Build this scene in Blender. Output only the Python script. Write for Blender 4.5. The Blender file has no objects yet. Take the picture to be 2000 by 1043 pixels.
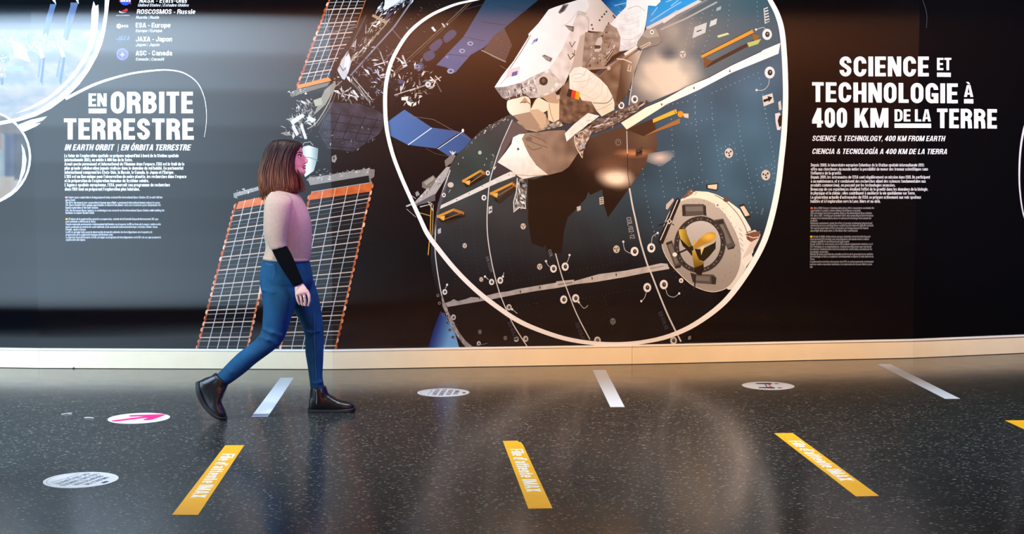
import bpy, bmesh, math, random
from mathutils import Vector, Matrix, noise
from math import sin, cos, pi, atan, tan, atan2, sqrt, radians
SC = bpy.context.scene
COL = SC.collection
# ------------------------------------------------------------------ camera
F, CX, CY = 50 / 36 * 2000, 1000.0, 521.5
PITCH, CAMZ = atan(200 / F), 1.55
cam = bpy.data.cameras.new('camera'); cam.lens = 50; cam.sensor_width = 36; cam.sensor_fit = 'HORIZONTAL'
cam.clip_end = 100
camo = bpy.data.objects.new('camera', cam); COL.objects.link(camo)
camo.location = (0, 0, CAMZ); camo.rotation_euler = (pi / 2 - PITCH, 0, 0)
SC.camera = camo
# ------------------------------------------------------------------ exposure, world, assumed and added lights of the hall
SC.view_settings.view_transform = 'Standard'; SC.view_settings.look = 'None'
SC.view_settings.exposure = 0.0; SC.view_settings.gamma = 1.0; SC.view_settings.use_curve_mapping = False
W = bpy.data.worlds.new('hall_air'); SC.world = W; W.use_nodes = True
W.node_tree.nodes['Background'].inputs[0].default_value = (.55, .62, .75, 1)
W.node_tree.nodes['Background'].inputs[1].default_value = .12


def lamp(kind, name, loc, target, energy, color, **kw):
    d = bpy.data.lights.new(name, kind); d.energy = energy; d.color = color
    for k, v in kw.items(): setattr(d, k, v)
    o = bpy.data.objects.new(name, d); COL.objects.link(o); o.location = loc
    o.rotation_euler = (Vector(target) - Vector(loc)).to_track_quat('-Z', 'Y').to_euler()
    return o


# unseen area-light bank, added as assumed daylight; tuned for the mural's haze reflection
for i in range(6):
    for j in range(8):      # row brightness set by the wanted haze, strongest at the top
        z0, z1 = .10 + j * .369, .10 + (j + 1) * .369; k = 1.65 * pi * .8 * .369 * (3.9, 3.7, 3.5, 3.9, 4.7, 6.1, 8.8, 13.4)[j]
        lamp('AREA', 'assumed_daylight', (-7.05 + i * .8, 7.08, (z0 + z1) / 2), (-7.05 + i * .8, 12, (z0 + z1) / 2), k * (1.2, 1.2, 1.2, 1.15, 1.1, 1)[i], (.58, .79, .98), shape='RECTANGLE', size=.8, size_y=z1 - z0)
# assumed daylight, added at an unseen window in the far left wall
lamp('AREA', 'assumed_side_daylight', (-7.4, 2.4, 2.2), (-2, 4.0, 0.2), 300, (.70, .88, 1.0), shape='RECTANGLE', size=4.4, size_y=3.0)
# wash spots added as overall fill for the mural, and an assumed warm spot on its middle
for i, x in enumerate((-2.3, -1.3, .6, 2.5, 4.4)):
    lamp('SPOT', 'mural_fill', (x, 6.6, 4.2), ((-3.6, -1.35, .62, 2.6, 4.5)[i], 10.95, 2.3), (330, 520, 540, 860, 1300)[i], ((1, .93, .84), (1, .93, .84), (1, .85, .70), (1, .92, .86), (.96, .93, 1))[i], spot_size=radians(50), spot_blend=.8, shadow_soft_size=.2)
lamp('SPOT', 'assumed_warm_spot', (1.5, 2.8, 4.3), (1.15, 10.95, .0), 2800, (1.0, .55, .2), spot_size=radians(34), spot_blend=1.0, shadow_soft_size=.25)
# unseen warm light added on the wood panel of the back wall, for its reflection in the mural
lamp('AREA', 'added_back_light', (2.4, -4.1, 4.3), (2.4, -5.2, 1.4), 2300, (1.0, .66, .42), shape='RECTANGLE', size=3.6, size_y=.4)
# cool overhead spots, added to brighten the floor and its tapes
for x in (-4.2, -2.1, 0, 2.1, 4.2):
    lamp('SPOT', 'floor_fill', (x, 7.6, 4.36), (x, 7.9, 0), 600, (.78, .90, 1.0), spot_size=radians(66), spot_blend=.7, shadow_soft_size=.15)
# assumed magenta and violet spots off to the right, added to tint the woman
lamp('SPOT', 'assumed_magenta_spot', (2.3, 5.9, 2.7), (-1.28, 8.75, 1.56), 560, (.72, .22, 1.0), spot_size=radians(11), spot_blend=.6, shadow_soft_size=.12)
lamp('SPOT', 'assumed_violet_spot', (3.0, 6.8, 1.7), (-1.45, 8.75, .65), 480, (.16, .10, 1.0), spot_size=radians(20), spot_blend=.6, shadow_soft_size=.12)


# ------------------------------------------------------------------ helpers
def lin(c):
    return tuple((v / 255 / 12.92 if v / 255 <= .04045 else ((v / 255 + .055) / 1.055) ** 2.4) for v in c[:3])


def ray(px, py):
    u, v = (px - CX) / F, (CY - py) / F
    return Vector((u, cos(PITCH) + v * sin(PITCH), -sin(PITCH) + v * cos(PITCH)))


EYE = Vector((0, 0, CAMZ))


def floor_pt(px, py, z=0.0):
    r = ray(px, py); return EYE + r * ((z - CAMZ) / r.z)


def at_y(px, py, y):
    r = ray(px, py); return EYE + r * (y / r.y)


def project(p):
    d = Vector(p) - EYE
    fw = Vector((0, cos(PITCH), -sin(PITCH))); up = Vector((0, sin(PITCH), cos(PITCH)))
    k = d.dot(fw); return CX + F * d.x / k, CY - F * d.dot(up) / k


def mat(name, color, rough=.5, spec=.5, metal=0, noise_amt=0, noise_scale=20, bump=0, bump_scale=200, stretch=None, color2=None, coat=0):
    m = bpy.data.materials.new(name); m.use_nodes = True
    nt = m.node_tree; b = nt.nodes['Principled BSDF']
    c = lin(color)
    b.inputs['Base Color'].default_value = (*c, 1); b.inputs['Roughness'].default_value = rough
    b.inputs['Specular IOR Level'].default_value = spec; b.inputs['Metallic'].default_value = metal
    b.inputs['Coat Weight'].default_value = coat
    tc = nt.nodes.new('ShaderNodeTexCoord'); src = tc.outputs['Object']
    if stretch:
        mp = nt.nodes.new('ShaderNodeMapping'); mp.inputs['Scale'].default_value = stretch
        nt.links.new(src, mp.inputs['Vector']); src = mp.outputs['Vector']
    if noise_amt or color2:
        n = nt.nodes.new('ShaderNodeTexNoise'); n.inputs['Scale'].default_value = noise_scale; n.inputs['Detail'].default_value = 4
        nt.links.new(src, n.inputs['Vector'])
        r = nt.nodes.new('ShaderNodeValToRGB'); r.color_ramp.elements[0].position = .32; r.color_ramp.elements[1].position = .68
        c2 = lin(color2) if color2 else tuple(min(1, v * (1 + noise_amt)) for v in c)
        c1 = c if color2 else tuple(v * (1 - noise_amt) for v in c)
        r.color_ramp.elements[0].color = (*c1, 1); r.color_ramp.elements[1].color = (*c2, 1)
        nt.links.new(n.outputs['Fac'], r.inputs['Fac']); nt.links.new(r.outputs['Color'], b.inputs['Base Color'])
    if bump:
        n2 = nt.nodes.new('ShaderNodeTexNoise'); n2.inputs['Scale'].default_value = bump_scale; n2.inputs['Detail'].default_value = 3
        nt.links.new(src, n2.inputs['Vector'])
        bp = nt.nodes.new('ShaderNodeBump'); bp.inputs['Strength'].default_value = bump; bp.inputs['Distance'].default_value = .01
        nt.links.new(n2.outputs['Fac'], bp.inputs['Height']); nt.links.new(bp.outputs['Normal'], b.inputs['Normal'])
    return m


def link(name, me, material=None, parent=None, smooth=False):
    o = bpy.data.objects.new(name, me); COL.objects.link(o)
    if material: me.materials.append(material)
    if parent: o.parent = parent
    if smooth:
        for p in me.polygons: p.use_smooth = True
    return o


def tag(o, label=None, cat=None, group=None, kind=None):
    for k, v in (('label', label), ('category', cat), ('group', group), ('kind', kind)):
        if v: o[k] = v
    return o


def box_bm(bm, a, b):
    vs = [bm.verts.new((x, y, z)) for x in (a[0], b[0]) for y in (a[1], b[1]) for z in (a[2], b[2])]
    for q in ((0, 1, 3, 2), (4, 6, 7, 5), (0, 4, 5, 1), (2, 3, 7, 6), (0, 2, 6, 4), (1, 5, 7, 3)):
        bm.faces.new([vs[i] for i in q])


def box(name, a, b, material, parent=None, kind=None):
    bm = bmesh.new(); box_bm(bm, a, b); bmesh.ops.recalc_face_normals(bm, faces=bm.faces[:])
    me = bpy.data.meshes.new(name); bm.to_mesh(me); bm.free()
    return tag(link(name, me, material, parent), kind=kind)


def prism(name, pts, z0, z1, material, parent=None):
    """Horizontal outline pts [(x, y)] raised from z0 to z1."""
    bm = bmesh.new()
    lo = [bm.verts.new((p[0], p[1], z0)) for p in pts]; hi = [bm.verts.new((p[0], p[1], z1)) for p in pts]
    bm.faces.new(hi); bm.faces.new(lo[::-1]); n = len(pts)
    for i in range(n): bm.faces.new((lo[i], lo[(i + 1) % n], hi[(i + 1) % n], hi[i]))
    bmesh.ops.recalc_face_normals(bm, faces=bm.faces[:])
    me = bpy.data.meshes.new(name); bm.to_mesh(me); bm.free()
    return link(name, me, material, parent)


def spline(pts, n=6, closed=False):
    """Catmull-Rom through tuples of any length."""
    N = len(pts); out = []
    for i in range(N if closed else N - 1):
        g = lambda k: pts[k % N] if closed else pts[max(0, min(N - 1, k))]
        p0, p1, p2, p3 = g(i - 1), g(i), g(i + 1), g(i + 2)
        for j in range(n):
            t = j / n
            out.append(tuple(.5 * (2 * b + (c - a) * t + (2 * a - 5 * b + 4 * c - d) * t * t + (3 * b - a - 3 * c + d) * t ** 3) for a, b, c, d in zip(p0, p1, p2, p3)))
    if not closed: out.append(tuple(pts[-1]))
    return out


# ------------------------------------------------------------------ lettering
def arc(cx, cy, rx, ry, a0, a1, n=10):
    return [(cx + rx * cos(radians(a0 + (a1 - a0) * i / n)), cy + ry * sin(radians(a0 + (a1 - a0) * i / n))) for i in range(n + 1)]


def ribbon(pts, w, closed=False):
    """Quads of a stroke of width w along pts, mitred."""
    n = len(pts); L, R = [], []
    for i in range(n):
        a = pts[(i - 1) % n] if closed or i else None; b = pts[(i + 1) % n] if closed or i < n - 1 else None
        p = pts[i]; ww = w[i] if isinstance(w, (list, tuple)) else w
        ns = []
        for q0, q1 in ((a, p), (p, b)):
            if q0 and q1:
                dx, dy = q1[0] - q0[0], q1[1] - q0[1]; l = sqrt(dx * dx + dy * dy) or 1; ns.append((-dy / l, dx / l))
        if len(ns) == 2:
            mx, my = ns[0][0] + ns[1][0], ns[0][1] + ns[1][1]; l = sqrt(mx * mx + my * my) or 1; mx /= l; my /= l
            k = min(1.6, 1 / max(.3, mx * ns[0][0] + my * ns[0][1]))
        elif ns: (mx, my), k = ns[0], 1
        else: mx, my, k = 0, 1, 1
        L.append((p[0] + mx * k * ww / 2, p[1] + my * k * ww / 2)); R.append((p[0] - mx * k * ww / 2, p[1] - my * k * ww / 2))
    m = n if closed else n - 1
    return [[R[i], R[(i + 1) % n], L[(i + 1) % n], L[i]] for i in range(m)]


def glyph(ch, s):
    """Bold condensed grotesque: (width, polygons) for cap height 1 and stem s."""
    a, t = s / 2, s * .86; b = t / 2
    R = lambda x0, y0, x1, y1: [[(x0, y0), (x1, y0), (x1, y1), (x0, y1)]]
    acc = []
    if ch in 'ÀÁÉÈÍÓÚ':
        base = {'À': 'A', 'Á': 'A', 'É': 'E', 'È': 'E', 'Í': 'I', 'Ó': 'O', 'Ú': 'U'}[ch]
        w, P = glyph(base, s); c = w / 2
        acc = [[(c - .17, 1.27), (c - .0, 1.27), (c + .1, 1.07), (c - .02, 1.07)]] if ch in 'ÀÈ' else [[(c, 1.27), (c + .17, 1.27), (c + .02, 1.07), (c - .1, 1.07)]]
        return w, P + acc
    if ch == ' ': return .16, []
    if ch == 'I' or ch == '|': return s, R(0, 0, s, 1) if ch == 'I' else R(s * .3, -.2, s * .75, 1.05)
    if ch == 'E': w = .46; return w, R(0, 0, s, 1) + R(s, 0, w, t) + R(s, 1 - t, w, 1) + R(s, .5 - b * .95, w - .03, .5 + b * .95)
    if ch == 'F': w = .45; return w, R(0, 0, s, 1) + R(s, 1 - t, w, 1) + R(s, .5 - t * .55, w - .03, .5 + t * .4)
    if ch == 'L': w = .43; return w, R(0, 0, s, 1) + R(s, 0, w, t)
    if ch == 'T': w = .50; return w, R(0, 1 - t, w, 1) + R(w / 2 - a, 0, w / 2 + a, 1 - t)
    if ch == 'H': w = .56; return w, R(0, 0, s, 1) + R(w - s, 0, w, 1) + R(s, .5 - b, w - s, .5 + b)
    if ch == 'N': w = .57; return w, R(0, 0, s * .92, 1) + R(w - s * .92, 0, w, 1) + [[(0, 1), (s * 1.05, 1), (w, 0), (w - s * 1.05, 0)]]
    if ch == 'M': w = .74; return w, R(0, 0, s * .9, 1) + R(w - s * .9, 0, w, 1) + [[(0, 1), (s * 1.2, 1), (w / 2 + s * .38, 0), (w / 2 - s * .38, 0)], [(w - s * 1.2, 1), (w, 1), (w / 2 + s * .38, 0), (w / 2 - s * .38, 0)]]
    if ch == 'A': w = .58; return w, [[(0, 0), (s * .98, 0), (w / 2 + .02, 1), (w / 2 - s * .6, 1)], [(w, 0), (w - s * .98, 0), (w / 2 - .02, 1), (w / 2 + s * .6, 1)]] + R(.12, .2, w - .12, .2 + t * .9)
    if ch == 'V': w = .56; return w, [[(0, 1), (s, 1), (w / 2 + s * .5, 0), (w / 2 - s * .5, 0)], [(w, 1), (w - s, 1), (w / 2 - s * .5, 0), (w / 2 + s * .5, 0)]]
    if ch == 'X': w = .58; return w, [[(0, 1), (s * 1.1, 1), (w, 0), (w - s * 1.1, 0)], [(w - s * 1.1, 1), (w, 1), (s * 1.1, 0), (0, 0)]]
    if ch == 'Y': w = .56; return w, R(w / 2 - a, 0, w / 2 + a, .45) + [[(0, 1), (s * 1.05, 1), (w / 2 + a, .42), (w / 2 - a, .38)], [(w, 1), (w - s * 1.05, 1), (w / 2 - a, .42), (w / 2 + a, .38)]]
    if ch == 'K': w = .58; return w, R(0, 0, s, 1) + [[(w - s * 1.15, 1), (w, 1), (s, .28), (s, .56)], [(w - s * 1.15, 0), (w + .01, 0), (.36, .70), (.22, .50)]]
    if ch == '4': w = .52; return w, R(w - s * 1.4, 0, w - s * .4, 1) + R(0, .2, w, .2 + t * .85) + [[(0, .22), (0, .2 + t), (w - s * 1.3, 1), (w - s * .5, 1), (w - s * .75, .82), (s * .85, .22)]]
    if ch == '-': w = .3; return w, R(.04, .34, w - .02, .34 + t * .8)
    if ch in ",'": w = s * .8; y = 0 if ch == ',' else .78; return w, [[(0, y), (w, y), (w, y + .2), (0, y + .2)] if ch == "'" else [(0, s), (w, s), (w, 0), (w * .3, -.16), (0, -.16), (w * .3, 0)]]
    w = {'0': .50, 'S': .52}.get(ch, .55); rx, ry = w / 2 - a, .24; x0, x1, y0, y1, c = a, w - a, b, 1 - b, w / 2
    if ch in 'O0': return w, ribbon(arc(c, y1 - ry, rx, ry, 0, 180) + arc(c, y0 + ry, rx, ry, 180, 360), s * .96, True)
    if ch == 'U': return w, ribbon([(x0, 1)] + arc(c, y0 + ry, rx, ry, 180, 360) + [(x1, 1)], s * .97)
    if ch == 'C': return w, ribbon([(x1, .65)] + arc(c, y1 - ry, rx, ry, 0, 180) + arc(c, y0 + ry, rx, ry, 180, 360) + [(x1, .36)], s * .96)
    if ch == 'G': return w, ribbon([(x1, .67)] + arc(c, y1 - ry, rx, ry, 0, 180) + arc(c, y0 + ry, rx, ry, 180, 300), s * .96) + R(w - s, 0, w, .5) + R(w * .48, .5 - t, w, .5)
    if ch == 'D': return w, R(0, 0, s, 1) + ribbon([(s, y1)] + arc(c - .02, y1 - ry, rx + .02, ry, 90, 0) + arc(c - .02, y0 + ry, rx + .02, ry, 0, -90) + [(s, y0)], s * .93)
    if ch == 'P': return w, R(0, 0, s, 1) + ribbon([(s, y1)] + arc(c, .72, rx, y1 - .72, 90, -90) + [(s, .72 - (y1 - .72))], s * .9)
    if ch == 'R': return w, R(0, 0, s, 1) + ribbon([(s, y1)] + arc(c, .72, rx, y1 - .72, 90, -90) + [(s, .72 - (y1 - .72))], s * .9) + ribbon([(c, .50)] + arc(c - .02, .34, rx, .14, 80, 0) + [(x1, 0)], s * .95)
    if ch == 'B': return w, R(0, 0, s, 1) + ribbon([(s, y1)] + arc(c, .745, rx - .02, y1 - .745, 90, -90) + [(s, .745 - (y1 - .745))], s * .9) + ribbon([(s, .515)] + arc(c, (.515 + y0) / 2, rx, (.515 - y0) / 2, 90, -90) + [(s, y0)], s * .9)
    if ch == 'J': return w, ribbon([(x1, 1)] + arc(c, y0 + ry, rx, ry, 0, -180) + [(x0, .36)], s * .95)
    if ch == 'S': return w, ribbon([(x1, .68)] + arc(c, y1 - ry + .03, rx, ry - .03, 0, 180) + [(x0 + .01, .66), (x0 + .07, .585), (c, .51), (x1 - .07, .44), (x1 - .01, .36)] + arc(c, y0 + ry - .03, rx, ry - .03, 0, -180) + [(x0, .32)], s * .93)
    if ch == '&': return .6, ribbon([(.58, .0), (.2, .62)] + arc(.26, .8, .12, .13, 180, 0) + [(.36, .66), (.12, .42)] + arc(.24, .24, .17, .17, 170, 300) + [(.44, .2), (.54, .46)], s * .72)
    if ch == '1': return .36, R(.14, 0, .14 + s, 1) + R(0, .76, .14, .88)
    if ch == '2': return .5, ribbon([(x0, .66)] + arc(.25, y1 - .2, .25 - a, .2, 180, 0) + [(.40, .58), (.12, .14)], s * .9) + R(0, 0, .5, t)
    if ch == '8': return .52, ribbon(arc(.26, .74, .24 - a, .26 - b, 0, 360), s * .9, True) + ribbon(arc(.26, .27, .26 - a, .27 - b, 0, 360), s * .92, True)
    if ch == '/': return .35, [[(0, 0), (.12, 0), (.35, 1), (.23, 1)]]
    # lower case, x-height .74
    X, v = .74, s * .82
    if ch in 'éèêëàâáóíôúñçùîï':
        base = {'é': 'e', 'è': 'e', 'ê': 'e', 'ë': 'e', 'à': 'a', 'â': 'a', 'á': 'a', 'ó': 'o', 'ô': 'o', 'í': 'ı', 'î': 'ı', 'ï': 'ı', 'ú': 'u', 'ù': 'u', 'ñ': 'n', 'ç': 'c'}[ch]
        w, P = glyph(base, s); c = w / 2
        if ch in 'èàù': acc = [[(c - .15, 1.06), (c - .01, 1.06), (c + .09, .84), (c - .02, .84)]]
        elif ch in 'éáóíú': acc = [[(c + .01, 1.06), (c + .15, 1.06), (c + .02, .84), (c - .09, .84)]]
        elif ch in 'êâôîñ': acc = [[(c - .16, .85), (c - .05, 1.03), (c + .05, 1.03), (c + .16, .85), (c + .07, .85), (c, .95), (c - .07, .85)]]
        else: acc = R(c - .05, -.2, c + .07, -.02)
        return w, P + acc
    o = lambda x0, x1: ribbon(arc((x0 + x1) / 2, X - .22, (x1 - x0) / 2 - a, .22 - v / 2, 0, 180, 5) + arc((x0 + x1) / 2, .22, (x1 - x0) / 2 - a, .22 - v / 2, 180, 360, 5), s * .86, True)
    if ch == 'ı': return s, R(0, 0, s, X)
    if ch == 'i': return s, R(0, 0, s, X) + R(0, .84, s, 1)
    if ch == 'j': return s, R(0, -.06, s, X) + R(0, .84, s, 1) + R(-.08, -.22, s, -.06)
    if ch == 'l': return s, R(0, 0, s, 1)
    if ch == 't': return .34, R(.08, .0, .08 + s, .95) + R(0, X - v, .33, X) + R(.08 + s, 0, .33, v)
    if ch == 'f': return .34, R(.08, 0, .08 + s, 1) + R(.08 + s, 1 - v, .34, 1) + R(0, X - v, .08, X) + R(.08 + s, X - v, .32, X)
    if ch == 'r': return .34, R(0, 0, s, X) + R(s, X - v * 1.3, .34, X)
    hump = lambda x0, x1, top: ribbon([(x0 + s * .8, X - .1)] + arc((x0 + x1) / 2 + .02, X - .2, (x1 - x0) / 2 - a - .02, .2 - v / 2, 120, 0, 4) + [(x1 - a, 0)], s * .95)
    if ch == 'n': return .48, R(0, 0, s, X) + hump(0, .48, X)
    if ch == 'h': return .48, R(0, 0, s, 1) + hump(0, .48, X)
    if ch == 'm': return .76, R(0, 0, s, X) + hump(0, .47, X) + hump(.29, .76, X)
    if ch == 'u': return .48, R(.48 - s, 0, .48, X) + ribbon([(a, X)] + arc(.22, .2, .22 - a, .2 - v / 2, 180, 300, 4) + [(.48 - s * .8, .12)], s * .95)
    if ch == 'o': return .49, o(0, .49)
    if ch == 'e': return .48, ribbon([(a, .37), (.48 - a, .37)] + arc(.24, X - .22, .24 - a, .22 - v / 2, 0, 180, 5) + arc(.24, .22, .24 - a, .22 - v / 2, 180, 330, 5), s * .85)
    if ch == 'c': return .46, ribbon(arc(.24, X - .22, .24 - a, .22 - v / 2, 10, 180, 5) + arc(.24, .22, .24 - a, .22 - v / 2, 180, 350, 5), s * .86)
    if ch == 'd': return .5, R(.5 - s, 0, .5, 1) + o(0, .48)
    if ch == 'b': return .5, R(0, 0, s, 1) + o(.02, .5)
    if ch == 'q': return .5, R(.5 - s, -.22, .5, X) + o(0, .48)
    if ch == 'p': return .5, R(0, -.22, s, X) + o(.02, .5)
    if ch == 'g': return .5, R(.5 - s, -.14, .5, X) + o(0, .48) + R(.06, -.24, .5, -.24 + v)
    if ch == 'a': return .48, ribbon([(a + .01, .53)] + arc(.24, X - .2, .24 - a, .2 - v / 2, 160, 0, 5) + [(.48 - a, 0)], s * .9) + ribbon([(.48 - a, .42), (.24, .42)] + arc(.2, .22, .2 - a, .2 - v / 2, 90, 270, 4) + [(.48 - a, .14)], s * .8)
    if ch == 's': return .44, ribbon([(.44 - a, .56)] + arc(.22, .57, .22 - a, .17 - v / 2, 0, 180, 4) + [(.14, .41), (.3, .34)] + arc(.22, .18, .22 - a, .18 - v / 2, 20, -180, 4), s * .84)
    dg = lambda x0, y0, x1, y1: [[(x0 - a, y0), (x0 + a, y0), (x1 + a, y1), (x1 - a, y1)]]
    if ch == 'v': return .48, dg(a, X, .24, 0) + dg(.48 - a, X, .24, 0)
    if ch == 'y': return .48, dg(a, X, .25, 0) + dg(.48 - a, X, .18, -.22)
    if ch == 'x': return .48, dg(a, X, .48 - a, 0) + dg(.48 - a, X, a, 0)
    if ch == 'w': return .72, dg(a, X, .2, 0) + dg(.36, X, .2, 0) + dg(.36, X, .52, 0) + dg(.72 - a, X, .52, 0)
    if ch == 'k': return .5, R(0, 0, s, 1) + dg(.4, X, .2, .32) + dg(.2, .42, .4, 0)
    if ch == 'z': return .44, R(0, X - v, .44, X) + R(0, 0, .44, v) + dg(.34, X - v, .1, v)
    if ch in '.:;': return s, R(0, 0, s, s) + (R(0, .5, s, .5 + s) if ch in ':;' else []) + ([[(0, 0), (s, 0), (s * .2, -.18)]] if ch == ';' else [])
    if ch in '()': q = arc(.3, .4, .22, .62, 120, 240, 5); return .3, ribbon(q if ch == '(' else [(.3 - x, y) for x, y in q], s * .7)
    return .3, []


def stroke_text(s, stem=.19, gap=.07):
    """(width, polygons) of a line in the bold condensed lettering, cap height 1."""
    x, P = 0, []
    for ch in s:
        w, polys = glyph(ch, stem)
        P += [[(x + p[0], p[1]) for p in q] for q in polys]; x += w + gap
    return x - gap, P


def font_text(s, offset=0, res=1):
    """(width, polygons) of a line in the plain typeface, cap height 1."""
    c = bpy.data.curves.new('t', 'FONT'); c.body = s; c.offset = offset; c.resolution_u = res
    o = bpy.data.objects.new('t', c); m = o.to_mesh()
    V = [(v.co.x, v.co.y) for v in m.vertices]; P = [[V[i] for i in p.vertices] for p in m.polygons]
    o.to_mesh_clear(); bpy.data.objects.remove(o); bpy.data.curves.remove(c)
    x0 = min(v[0] for v in V); x1 = max(v[0] for v in V); k = 1 / .682
    return (x1 - x0) * k, [[((p[0] - x0) * k, p[1] * k) for p in q] for q in P]


def area2(p): return sum(p[i][0] * p[(i + 1) % len(p)][1] - p[(i + 1) % len(p)][0] * p[i][1] for i in range(len(p)))


# ------------------------------------------------------------------ the hall: faceted wall, floor, ceiling, back
K = [floor_pt(75, 720.0), floor_pt(650, 722.4), floor_pt(1235, 712.3), floor_pt(1785, 700.0), floor_pt(2010, 690.0)]
K = [Vector((p.x, p.y)) for p in K]
d = (K[4] - K[3]).normalized(); K[4] = K[3] + d * 2.27
d2 = Matrix.Rotation(radians(9), 2) @ d; K.append(K[4] + d2 * 2.27)
d = Vector((-1, .10)).normalized(); K.insert(0, K[0] + d * 2.25); K.insert(0, K[0] + Vector((-1, .2)).normalized() * 2.25)


def offset_line(P, t):
    out = []
    for i, p in enumerate(P):
        ns = []
        for q0, q1 in (((P[i - 1], p),) if i else ()) + (((p, P[i + 1]),) if i < len(P) - 1 else ()):
            e = (q1 - q0).normalized(); ns.append(Vector((-e.y, e.x)))
        n = sum(ns, Vector((0, 0))).normalized(); out.append(p + n * t / n.dot(ns[0]))
    return out


MUR = offset_line(K, .022)        # the printed face, a little behind the face of the skirting
ROOM_H = 4.4
M_wall = mat('wall_paint', (40, 40, 44), .6)
wl = [(p.x, p.y) for p in offset_line(K, .045)]; wo = [(p.x, p.y) for p in offset_line(K, .25)]
tag(prism('wall_front', wl + wo[::-1], 0, ROOM_H, M_wall), kind='structure')

# floor: grey speckled terrazzo vinyl
M_floor = bpy.data.materials.new('speckled_floor'); M_floor.use_nodes = True
nt = M_floor.node_tree; B = nt.nodes['Principled BSDF']
tc = nt.nodes.new('ShaderNodeTexCoord')


def N(t, **kw):
    n = nt.nodes.new(t)
    for k, v in kw.items(): n.inputs[k].default_value = v
    return n


def ramp(src, stops):
    r = nt.nodes.new('ShaderNodeValToRGB'); e = r.color_ramp.elements
    e[0].position, e[0].color = stops[0][0], (*stops[0][1], 1); e[1].position, e[1].color = stops[-1][0], (*stops[-1][1], 1)
    for p, c in stops[1:-1]: q = e.new(p); q.color = (*c, 1)
    nt.links.new(src, r.inputs['Fac']); return r.outputs['Color']


def mix(a, b, f, mode='MIX'):
    m = nt.nodes.new('ShaderNodeMix'); m.data_type = 'RGBA'; m.blend_type = mode
    if isinstance(f, float): m.inputs[0].default_value = f
    else: nt.links.new(f, m.inputs[0])
    nt.links.new(a, m.inputs[6]); nt.links.new(b, m.inputs[7]); return m.outputs[2]


def rgb(c): n = nt.nodes.new('ShaderNodeRGB'); n.outputs[0].default_value = (*lin(c), 1); return n.outputs[0]


n1 = N('ShaderNodeTexNoise', Scale=1.3, Detail=5.0); nt.links.new(tc.outputs['Object'], n1.inputs['Vector'])
base = mix(rgb((35, 37, 37)), rgb((47, 48, 47)), n1.outputs['Fac'])
for sc, th, c, ang in ((30, .20, (128, 128, 120), .4), (46, .22, (104, 104, 98), 1.5), (22, .13, (164, 160, 148), 2.3), (34, .22, (26, 27, 29), .9), (36, .17, (134, 132, 122), 2.9)):
    mp = N('ShaderNodeMapping'); mp.inputs['Rotation'].default_value = (0, 0, ang); mp.inputs['Scale'].default_value = (1, 2.6, 1)
    nt.links.new(tc.outputs['Object'], mp.inputs['Vector'])
    wn = N('ShaderNodeTexNoise', Scale=9.0); nt.links.new(tc.outputs['Object'], wn.inputs['Vector'])
    vo = N('ShaderNodeTexVoronoi', Scale=float(sc), Randomness=1.0); nt.links.new(mix(mp.outputs['Vector'], wn.outputs['Color'], .06), vo.inputs['Vector'])
    f = ramp(vo.outputs['Distance'], [(0, (1, 1, 1)), (th, (1, 1, 1)), (th + .06, (0, 0, 0))])
    keep = ramp(vo.outputs['Color'], [(.56, (0, 0, 0)), (.66, (1, 1, 1))])
    base = mix(base, rgb(c), mix(f, keep, 1.0, 'MULTIPLY'))
nt.links.new(base, B.inputs['Base Color'])
rn = N('ShaderNodeTexNoise', Scale=6.0, Detail=6.0); nt.links.new(tc.outputs['Object'], rn.inputs['Vector'])
rr = N('ShaderNodeMapRange'); rr.inputs['To Min'].default_value = .14; rr.inputs['To Max'].default_value = .22
nt.links.new(rn.outputs['Fac'], rr.inputs['Value']); nt.links.new(rr.outputs[0], B.inputs['Roughness'])
B.inputs['Specular IOR Level'].default_value = .5
box('floor', (-7.7, -5.4, -.1), (9.5, 13.6, 0), M_floor, kind='structure')
M_ceil = mat('ceiling_paint', (34, 34, 37), .8)
box('ceiling', (-7.7, -5.4, ROOM_H), (9.5, 13.6, ROOM_H + .1), M_ceil, kind='structure')
M_wood = mat('warm_wood_panel', (150, 98, 58), .5, noise_amt=.25, noise_scale=3, stretch=(8, 8, .6))
box('wall_back', (-7.7, -5.4, 0), (9.5, -5.2, ROOM_H), M_wall, kind='structure')
box('reflected_wood_panel', (.0, -5.2, .02), (4.7, -5.16, ROOM_H - .02), M_wood, kind='structure')  # unseen wood panel, width cut for its brown reflection in the mural
box('wall_right', (9.3, -5.2, 0), (9.5, 13.6, ROOM_H), M_wall, kind='structure')
M_frame = mat('dark_assumed_frame', (52, 54, 58), .4, metal=.6)
# far left side wall with an assumed window, and an unseen wall and frame added behind the light bank
for a_, b_ in (((-7.7, -5.2, 0), (-7.5, .2, ROOM_H)), ((-7.7, 4.6, 0), (-7.5, 13.6, ROOM_H)), ((-7.7, .2, 0), (-7.5, 4.6, .7)), ((-7.7, .2, 3.7), (-7.5, 4.6, ROOM_H))):
    box('wall_left', a_, b_, M_wall, kind='structure')
w1 = box('window_assumed_1', (-7.62, .2, .7), (-7.56, 4.6, .76), M_frame, kind='structure')  # window assumed here for the side light, frame only
for y in (.2, 1.65, 3.1, 4.54): box('assumed_frame', (-7.62, y, .76), (-7.56, y + .06, 3.7), M_frame, w1)
box('wall_assumed', (-7.5, 6.80, 3.06), (-2.66, 7.0, ROOM_H), M_wall, kind='structure')  # unseen wall block, added to back the assumed daylight
box('wall_assumed', (-7.5, 6.80, 0), (-2.66, 6.98, 3.06), M_wall, kind='structure')
tag(box('blocker_mat', (-7.4, 7.12, .0), (-3.2, 8.75, .006), mat('dark_blocker_mat', (12, 12, 13), 1.0, spec=0)), kind='structure')  # unseen dark mat, added to stop the floor mirroring the assumed window into the mural
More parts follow.
